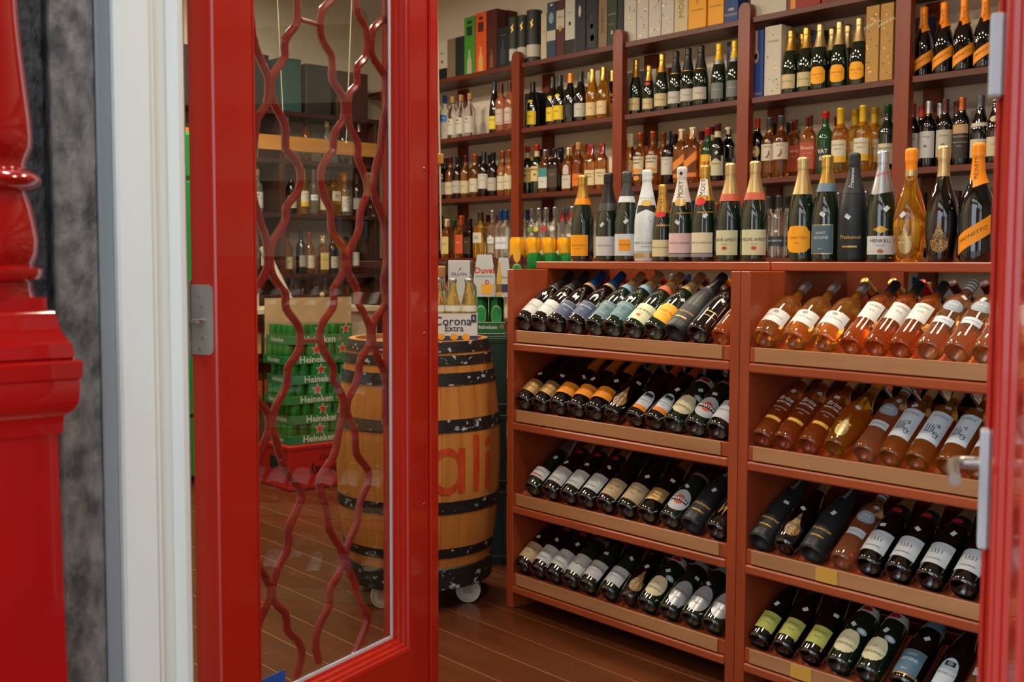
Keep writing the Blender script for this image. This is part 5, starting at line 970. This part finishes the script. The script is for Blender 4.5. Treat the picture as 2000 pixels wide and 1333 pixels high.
for k in range(3): crate(pA, fA, .0+k*.3355, .16, .26, .335, 'crate_green_shaded', '%s shade-darkened green beer crate in the stack beside the barrel' % ('lowest', 'middle', 'topmost')[k], 'green crates stacked beside the barrel')
zA = 3*.3355
t = thing('beer_tray', 'green cardboard tray of tall beer cans on crates beside the barrel', 'beer pack', (pA.x, pA.y, zA), fA)
W_, D_ = .145, .142
for a in ((-W_/2, W_/2, -D_/2, -D_/2+.002), (-W_/2, W_/2, D_/2-.002, D_/2), (-W_/2, -W_/2+.002, -D_/2, D_/2), (W_/2-.002, W_/2, -D_/2, D_/2)): obj('tray_wall', MB().box(*a, 0, .058), '#0e5a2c', t, smooth=False)
obj('tray_floor', MB().box(-W_/2, W_/2, -D_/2, D_/2, 0, .002), '#0e5a2c', t, smooth=False)
textpart(t, 'Heineken', .024, -.008, .034, -D_/2-.0012, '#c4c8bc', bold=.015); star(t, .058, .036, .010, -D_/2-.0012)
for zz in (.004, .054): obj('white_edge', MB().box(-W_/2, W_/2, -D_/2-.0006, -D_/2, zz, zz+.003), '#b8bcb0', t, smooth=False)
Mx = Matrix.Translation((pA.x, pA.y, zA+.0025)) @ Matrix.Rotation(fA, 4, 'Z')
for i in range(2):
    for j in range(2): can(Mx @ Vector((-.034+.068*i, -.034+.068*j, 0)), 'can_green', .033, .165, fA, 'tall green beer can in the %s of the tray, %s the barrel' % (('front', 'back')[j], ('nearer', 'further from')[i]), 'tall green cans in the tray', deco_green)
zT = zA+.168
def carrier4(px, dist, w, d, h, z, label, draw):
    p = polar(px, dist); t = thing('beer_carrier', label, 'beer pack', (p.x, p.y, z), fA)
    P = [(-w/2, 0), (w/2, 0), (w/2, h*.45), (w*.34, h), (-w*.34, h), (-w/2, h*.45)]
    mb = MB().prism(P, lambda a, c, e: (a, e, c), -d/2, d/2); mb.f = [f[::-1] for f in mb.f]; obj('carton', mb, '#b4bcbe', t, smooth=False); draw(t, w, d, h)
def duv(t, w, d, h):
    y = -d/2-.0012; textpart(t, 'Duvel', .036, 0, h*.62, y, '#c03a1c', bold=.02); textpart(t, 'D', .026, .012, h*.34, y-.001, '#c03a1c', bold=.02)
    obj('glass_print', MB().add([(x, y, z) for x, z in ((-.012, .012), (.034, .012), (.040, .055), (-.016, .055))], [(0, 1, 2, 3)]), '#d8a030', t, smooth=False)
    obj('printed_line', MB().box(-w*.42, w*.42, y, y+.0004, h*.48, h*.50), '#8aa0ac', t, smooth=False)
carrier4(946, 4.95, .094, .10, .183, zT, 'white beer carrier with large red lettering on green cans', duv)
def corp(t, w, d, h):
    y = -d/2-.0012; obj('bottle_print', MB().add([(-w*.30+x, y, z) for x, z in ((-.009, .004), (.009, .004), (.009, .085), (.004, .115), (.004, .15), (-.004, .15), (-.004, .115), (-.009, .085))], [tuple(range(8))]), '#cf9a1e', t, smooth=False)
    obj('printed_band', MB().box(-w/2, w/2, y, y+.0004, .02, .055), '#27345a', t, smooth=False); textpart(t, 'Corona', .014, .01, .085, y-.0008, '#3a3f4c')
carrier4(983, 4.93, .060, .10, .170, zT, 'white beer carrier with a golden bottle picture on green cans', corp)
# second stack behind the rack end: crates, green cans, yellow cans on top
pB = polar(1057, 5.02); fB = face(pB); MB_ = Matrix.Rotation(fB, 4, 'Z')
for k in range(3): crate(pB, fB, k*.397, .26, .22, .396, 'crate_green_shaded', '%s shade-darkened green beer crate in the stack behind the rack end' % ('lowest', 'middle', 'topmost')[k], 'green crates stacked behind the rack end')
zB = 3*.397
for i in range(4):
    for j in range(2):
        q = Matrix.Translation((pB.x, pB.y, zB)) @ MB_ @ Vector((-.108+.069*i, -.055+.069*j, 0))
        can(q, 'can_green', .033, .116, fB, 'short green beer can under the yellow cans, %s of %s row' % (ORD[i], ('front', 'back')[j]), 'green cans under the yellow cans', deco_green)
for i in range(4):
    for j in range(2):
        q = Matrix.Translation((pB.x, pB.y, zB+.1165)) @ MB_ @ Vector((-.108+.069*i, -.045+.069*j, 0))
        can(q, 'can_yellow', .033, .128, fB, 'yellow and purple beer can, %s of %s row from the barrel' % (ORD[i], ('front', 'back')[j]), 'yellow beer cans', deco_yellow)
for i in range(3):
    q = Matrix.Translation((pB.x, pB.y, zB+.058)) @ MB_ @ Vector((-.03+.07*i, -.152, 0))
    can(q, 'can_green', .033, .116, fB+2.0, 'short green beer can before the yellow cans, %s from the barrel' % ORD[i], 'green cans before the yellow cans', deco_green)
t = thing('beer_carton', 'tall narrow green carton in front of the stack behind the rack end', 'carton', Vector((pB.x, pB.y, 0))+MB_ @ Vector((.04, -.152, 0)), fB)
obj('carton_body', MB().box(-.12, .12, -.036, .036, 0, zB+.0575, .002), 'crate_green_shaded', t, smooth=False); obj('carton_seam', MB().box(-.12, .12, -.0366, -.036, .6, .604), '#0b4a24', t, smooth=False)

# ------------------------------------------------------------------ stack of beer trays seen through the door glass
SP_ = Vector((-5.86, 3.455, 0)); SR = pi/2-.03
t = thing('beer_crate', 'red beer crate stored upside down under the green trays', 'crate', (SP_.x, SP_.y, 0), SR)
W_, D_, H_ = .46, .36, .262
obj('crate_body', MB().box(-W_/2, W_/2, -D_/2, D_/2, 0, H_, .004), '#a3180f', t, smooth=False)
for zz in (.004, H_-.024): obj('rib', MB().box(-W_/2-.004, W_/2+.004, -D_/2-.004, D_/2+.004, zz, zz+.02, .001), '#9a160e', t, smooth=False)
textpart(t, 'Chimay', .085, .03, .105, -D_/2-.0015, '#2a0c0a', rot=180, bold=.02); textpart(t, 'TRAPPIST', .042, .05, .185, -D_/2-.0015, '#2a0c0a', rot=180)
obj('hand_hole', MB().box(-W_/2-.0045, -W_/2-.0005, -.05, .05, .12, .19), K, t, smooth=False)
lt = [.0, .012, -.008, .006, -.010, .004]
for k in range(6):
    z = H_+.0005+k*.1165; rz = SR+lt[k]*1.6; off = Vector((0, lt[k]*1.6, 0))
    t = thing('beer_tray', 'green tray of beer cans with red stars, %s tray above the red crate' % ORD[k], 'beer pack', SP_+off+Vector((0, 0, z)), rz, 'stack of green beer trays')
    W_, D_ = .42, .28
    obj('tray_body', MB().box(-W_/2, W_/2, -D_/2, D_/2, 0, .050, .0015), '#1f6a38', t, smooth=False)
    cb, cl_ = can_meshes('can_green', .033, .115)
    for i in range(6):
        for j in range(4):
            if 0 < i < 5 and 0 < j < 3: continue
            for me, nm in ((cb, 'can'), (cl_, 'can_lid')):
                o = obj(nm, me, parent=t); o.location = (-.170+.068*i, -.102+.068*j, 0.0005)
    for x_, hw in ((-.005, .055), (.165, .042)): obj('wrap_panel', MB().box(x_-hw, x_+hw, -D_/2+.0005, -D_/2+.003, .050, .115), '#1f7a3c', t, smooth=False)
    star(t, -.005, .083, .031, -D_/2-.0008); star(t, .168, .085, .030, -D_/2-.0008)
    textpart(t, 'Heineken', .056, -.01, .026, -D_/2-.0013, '#c0c6b6', bold=.015); star(t, .130, .026, .012, -D_/2-.0012)
    side = obj('side_print', flat_text(MB(), 'Heineken', .04, 0, .026, 0, bold=.01), '#c0c6b6', t, smooth=False); side.matrix_local = Matrix.Translation((-W_/2-.0013, 0, 0)) @ Matrix.Rotation(-pi/2, 4, 'Z')
    obj('shrink_wrap', MB().box(-W_/2-.0004, W_/2+.0004, -D_/2-.0003, D_/2+.0004, .051, .1157), 'wrap', t, smooth=False)
# tall green fridge
t = thing('fridge', 'tall green drinks fridge standing behind the white door frame', 'fridge', (-6.56, 2.70, 0))
obj('cabinet', MB().box(-.30, .29, -.30, .27, .04, 1.80, .01), 'fridge_green', t, smooth=False); obj('header', MB().box(-.30, .30, -.30, .27, 1.805, 2.08, .02), 'fridge_green', t, smooth=False)
obj('door', MB().box(.291, .325, -.29, .26, .42, 1.79, .006), 'fridge_green', t, smooth=False); obj('kick_plate', MB().box(.291, .315, -.29, .26, .05, .40, .004), 'fridge_green', t, smooth=False)
obj('handle', MB().tube([(.325, -.24, 1.0), (.35, -.24, 1.0), (.35, -.24, 1.3), (.325, -.24, 1.3)], .008, 8), 'rubber', t)
for x_ in (-.25, .25):
    for y2 in (-.25, .22): obj('foot', MB().lathe([(0, 0), (.025, 0), (.02, .04), (0, .04)], 10, c=(x_, y2, 0)), 'rubber', t)
# counter with cardboard, tissue box and paper roll
t = thing('counter', 'cream shop counter behind the stacked beer trays', 'counter', (-6.45, 3.62, 0))
obj('worktop', MB().box(-.20, .22, -.55, .62, 1.0, 1.035, .003), 'counter_paint', t, smooth=False)
obj('front_panel', MB().box(.16, .18, -.12, .60, 0, 1.0, .002), 'counter_paint', t, smooth=False); obj('side_panel', MB().box(-.20, .16, .58, .60, 0, 1.0, .002), 'counter_paint', t, smooth=False)
for z in (.03, .40, .70): obj('shelf', MB().box(-.20, .16, -.53, -.14, z, z+.02, .001), 'dark_wood', t, smooth=False)
obj('side_panel', MB().box(-.20, .16, -.55, -.532, 0, 1.0, .002), 'counter_paint', t, smooth=False); obj('divider', MB().box(-.20, .16, -.14, -.12, 0, 1.0, .002), 'counter_paint', t, smooth=False)
for k in range(4): bottle('jo', (-6.37, 3.20+.085*k, .421), pi/2, 0, 'inside counter on shelf')
for k in range(4): bottle('jy', (-6.37, 3.20+.085*k, .721), pi/2, 0, 'on counter upper shelf')
o = obj('cardboard_sheet', MB().box(-6.215, -6.207, 3.36, 3.98, .86, 1.10), 'cardboard', smooth=False); tag(o, 'flat brown cardboard sheet leaning behind the beer trays', 'cardboard')
t = thing('tissue_box', 'small carton with turquoise top on the counter', 'box', (-6.40, 3.26, 1.0355)); obj('carton', MB().box(-.10, .10, -.11, .11, 0, .10, .002), '#b5ab98', t, smooth=False); obj('lid', MB().box(-.101, .101, -.111, .111, .1002, .13, .002), '#3f97a0', t, smooth=False)
o = obj('paper_roll', MB().tube([(-6.33, 3.62, 1.036), (-6.42, 3.46, 1.42)], .028, 14), '#b8b09c'); tag(o, 'leaning roll of pale paper on the counter', 'paper roll')
t = thing('carton', 'small pawn shaped wooden stand on the counter', 'stand', (-6.30, 3.82, 1.0355)); obj('cone', MB().lathe([(0, 0), (.030, 0), (.032, .01), (.014, .05), (.010, .062), (0, .062)], 18), 'cardboard', t); obj('ball', MB().lathe([(0, .060), (.012, .064), (.018, .076), (.012, .090), (0, .095)], 16), 'cardboard', t)
t.name = 'counter_stand'
# ------------------------------------------------------------------ shelving on the far wall
XS = -6.93
es = thing('end_shelving', 'dark shelving with a yellow wooden beam on the far wall', 'shelves', (XS, 3.6, 0))
def e_(nm, X0, X1, Y0, Y1, Z0, Z1, mt, bev=.002): return obj(nm, MB().box(X0-XS, X1-XS, Y0-3.6, Y1-3.6, Z0, Z1, bev), mt, es, smooth=False)
EZ = [2.36, 2.03, 1.66, 1.24, .90]
for z in EZ: e_('shelf', XE+.004, XS-.005, 2.25, 4.70, z-.03, z, 'dark_wood')
e_('beam', XS-.004, XS+.02, 2.25, 4.70, 2.085, 2.185, 'beam_wood')
for y in (2.27, 3.08, 3.90, 4.68): e_('upright', XE+.004, XS-.006, y-.02, y+.02, 0, 2.325, 'dark_wood')
e_('cabinet_front', XS-.004, XS+.012, 2.25, 4.70, .05, 1.10, 'dark_wood')
def end_row(z, y0, y1, keys, wh, x=XS-.09, step=.088):
    y = y0; i = 0
    while y < y1:
        if min(abs(y-c) for c in (2.27, 3.08, 3.90, 4.68)) > .07: bottle(keys[i % len(keys)], (x+random.uniform(-.02, .02), y, z), pi/2+R_(random.uniform(-25, 10)), 0, wh)
        y += step*random.uniform(.93, 1.15); i += 1
end_row(2.03, 3.2, 4.62, ['bn', 'cw', 'bk', 'wgs', 'bo', 'cl'], 'above yellow beam, far wall', XS-.10, .15)
end_row(1.66, 3.2, 4.62, ['cl', 'bk', 'hy', 'cl', 'bn', 'jp', 'cw', 'bb'], 'under yellow beam, far wall', XS-.10)
end_row(1.24, 3.15, 4.62, ['bk', 'bn', 'bb', 'bo', 'jy', 'bk', 'dk', 'bw'], 'on dark far wall shelf', XS-.10, .09)
end_row(.90, 4.0, 4.6, ['cl', 'bk', 'bo'], 'low on far wall shelving')
for y, wd, h, c, lb in ((2.80, .22, .30, '#20241f', 'black carton'), (3.30, .34, .36, '#1c201e', 'large black wooden case with pale stripes'), (3.66, .30, .36, '#20221f', 'black wooden case'), (3.98, .16, .36, '#1b4440', 'dark teal gift box'), (4.20, .20, .34, '#242422', 'square black case'), (4.48, .26, .32, '#33231c', 'brown wooden case')):
    t = thing('carton', lb+' on top of the far wall shelving', 'box', (XS-.13, y, 2.3605), pi/2)
    obj('carton_body', MB().box(-wd/2, wd/2, -.11, .11, 0, h, .002), c, t, smooth=False); obj('carton_lid', MB().box(-wd/2-.001, wd/2+.001, -.111, .111, h*.86, h+.001, .002), c, t, smooth=False)
    if 'stripes' in lb:
        for k in range(2): obj('stripe', MB().box(-.02+.11*k, .06+.11*k, -.1118, -.1112, h*.45, h*.52), '#9a9284', t, smooth=False)
t = thing('carton', 'teal boxed bottle row on the far wall shelf', 'box', (XS-.16, 3.72, 1.6605), pi/2); obj('carton_body', MB().box(-.16, -.02, .045, .10, 0, .21), '#1f5a52', t, smooth=False)
t.name = 'teal_box'

# ------------------------------------------------------------------ ceiling lamps and hanging cords
for k_, (lx, ly, le) in enumerate(sorted(LAMPS)):
    t = thing('ceiling_lamp', 'unseen round warm ceiling lamp, %s from the far wall' % ORD[k_], 'lamp', (lx, ly, 3.2), 0, 'ceiling lamps')
    obj('housing', MB().lathe([(.15, .012), (.165, .012), (.165, .0995), (.02, .0995)], 28), 'white_plastic', t); obj('diffuser', MB().lathe([(0, .013), (.15, .013), (.15, .02), (0, .02)], 28), 'lamp_glow', t)
for i, (pa, pb, D, lb) in enumerate((((539, -60), (553, 228), 4.6, 'thin pale cord hanging behind the glass near the black cases'), ((689, -60), (676, 278), 4.6, 'thin pale cord hanging behind the glass in front of the yellow beam'), ((852, -60), (862, 490), 3.55, 'thin pale cord with wooden tag hanging by the door edge'))):
    a = CP+ray(*pa)*(D/FPX); c = CP+ray(*pb)*(D/FPX); d = (a-c); a2_ = c+d*((3.298-c.z)/d.z)
    t = thing('hanging_cord', lb, 'cord', (c.x, c.y, c.z)); obj('string', MB().tube([a2_-c, (0, 0, 0)], .0022 if i < 2 else .003, 6), '#b8ab8c', t)
    if i == 2: g = CP+ray(857, 311)*(D/FPX)-c; obj('wooden_tag', MB().box(g.x-.016, g.x+.016, g.y-.008, g.y+.008, g.z-.016, g.z+.016, .002), 'beam_wood', t, smooth=False)
    else: obj('knot', MB().lathe([(0, -.012), (.006, -.004), (.004, .004), (0, .006)], 8), '#b8ab8c', t)

# labels of look-alike bottles: count them from a thing one can find
by = {}
for rec in ALLB: by.setdefault(rec[1], []).append(rec)
for lb, L in by.items():
    if len(L) < 2 or len(L) > 12: continue
    far = 'far wall' in lb or 'counter' in lb
    L.sort(key=lambda r: (r[4] if far else r[3]))
    ref = ', %s from fridge' if far else ', %s from barrel' if ('rack' in L[0][2] or 'carrier' in lb) else ', %s from far wall'
    for i, r in enumerate(L):
        t_ = lb + ref % ORD[i]
        if len(t_.split()) > 16: t_ = t_.replace(' sparkling bottle', ' bottle').replace(' whisky bottle', ' bottle').replace(' spirit bottle', ' bottle').replace(' with ', ', ', 1).replace(' the ', ' ')
        r[0]['label'] = t_
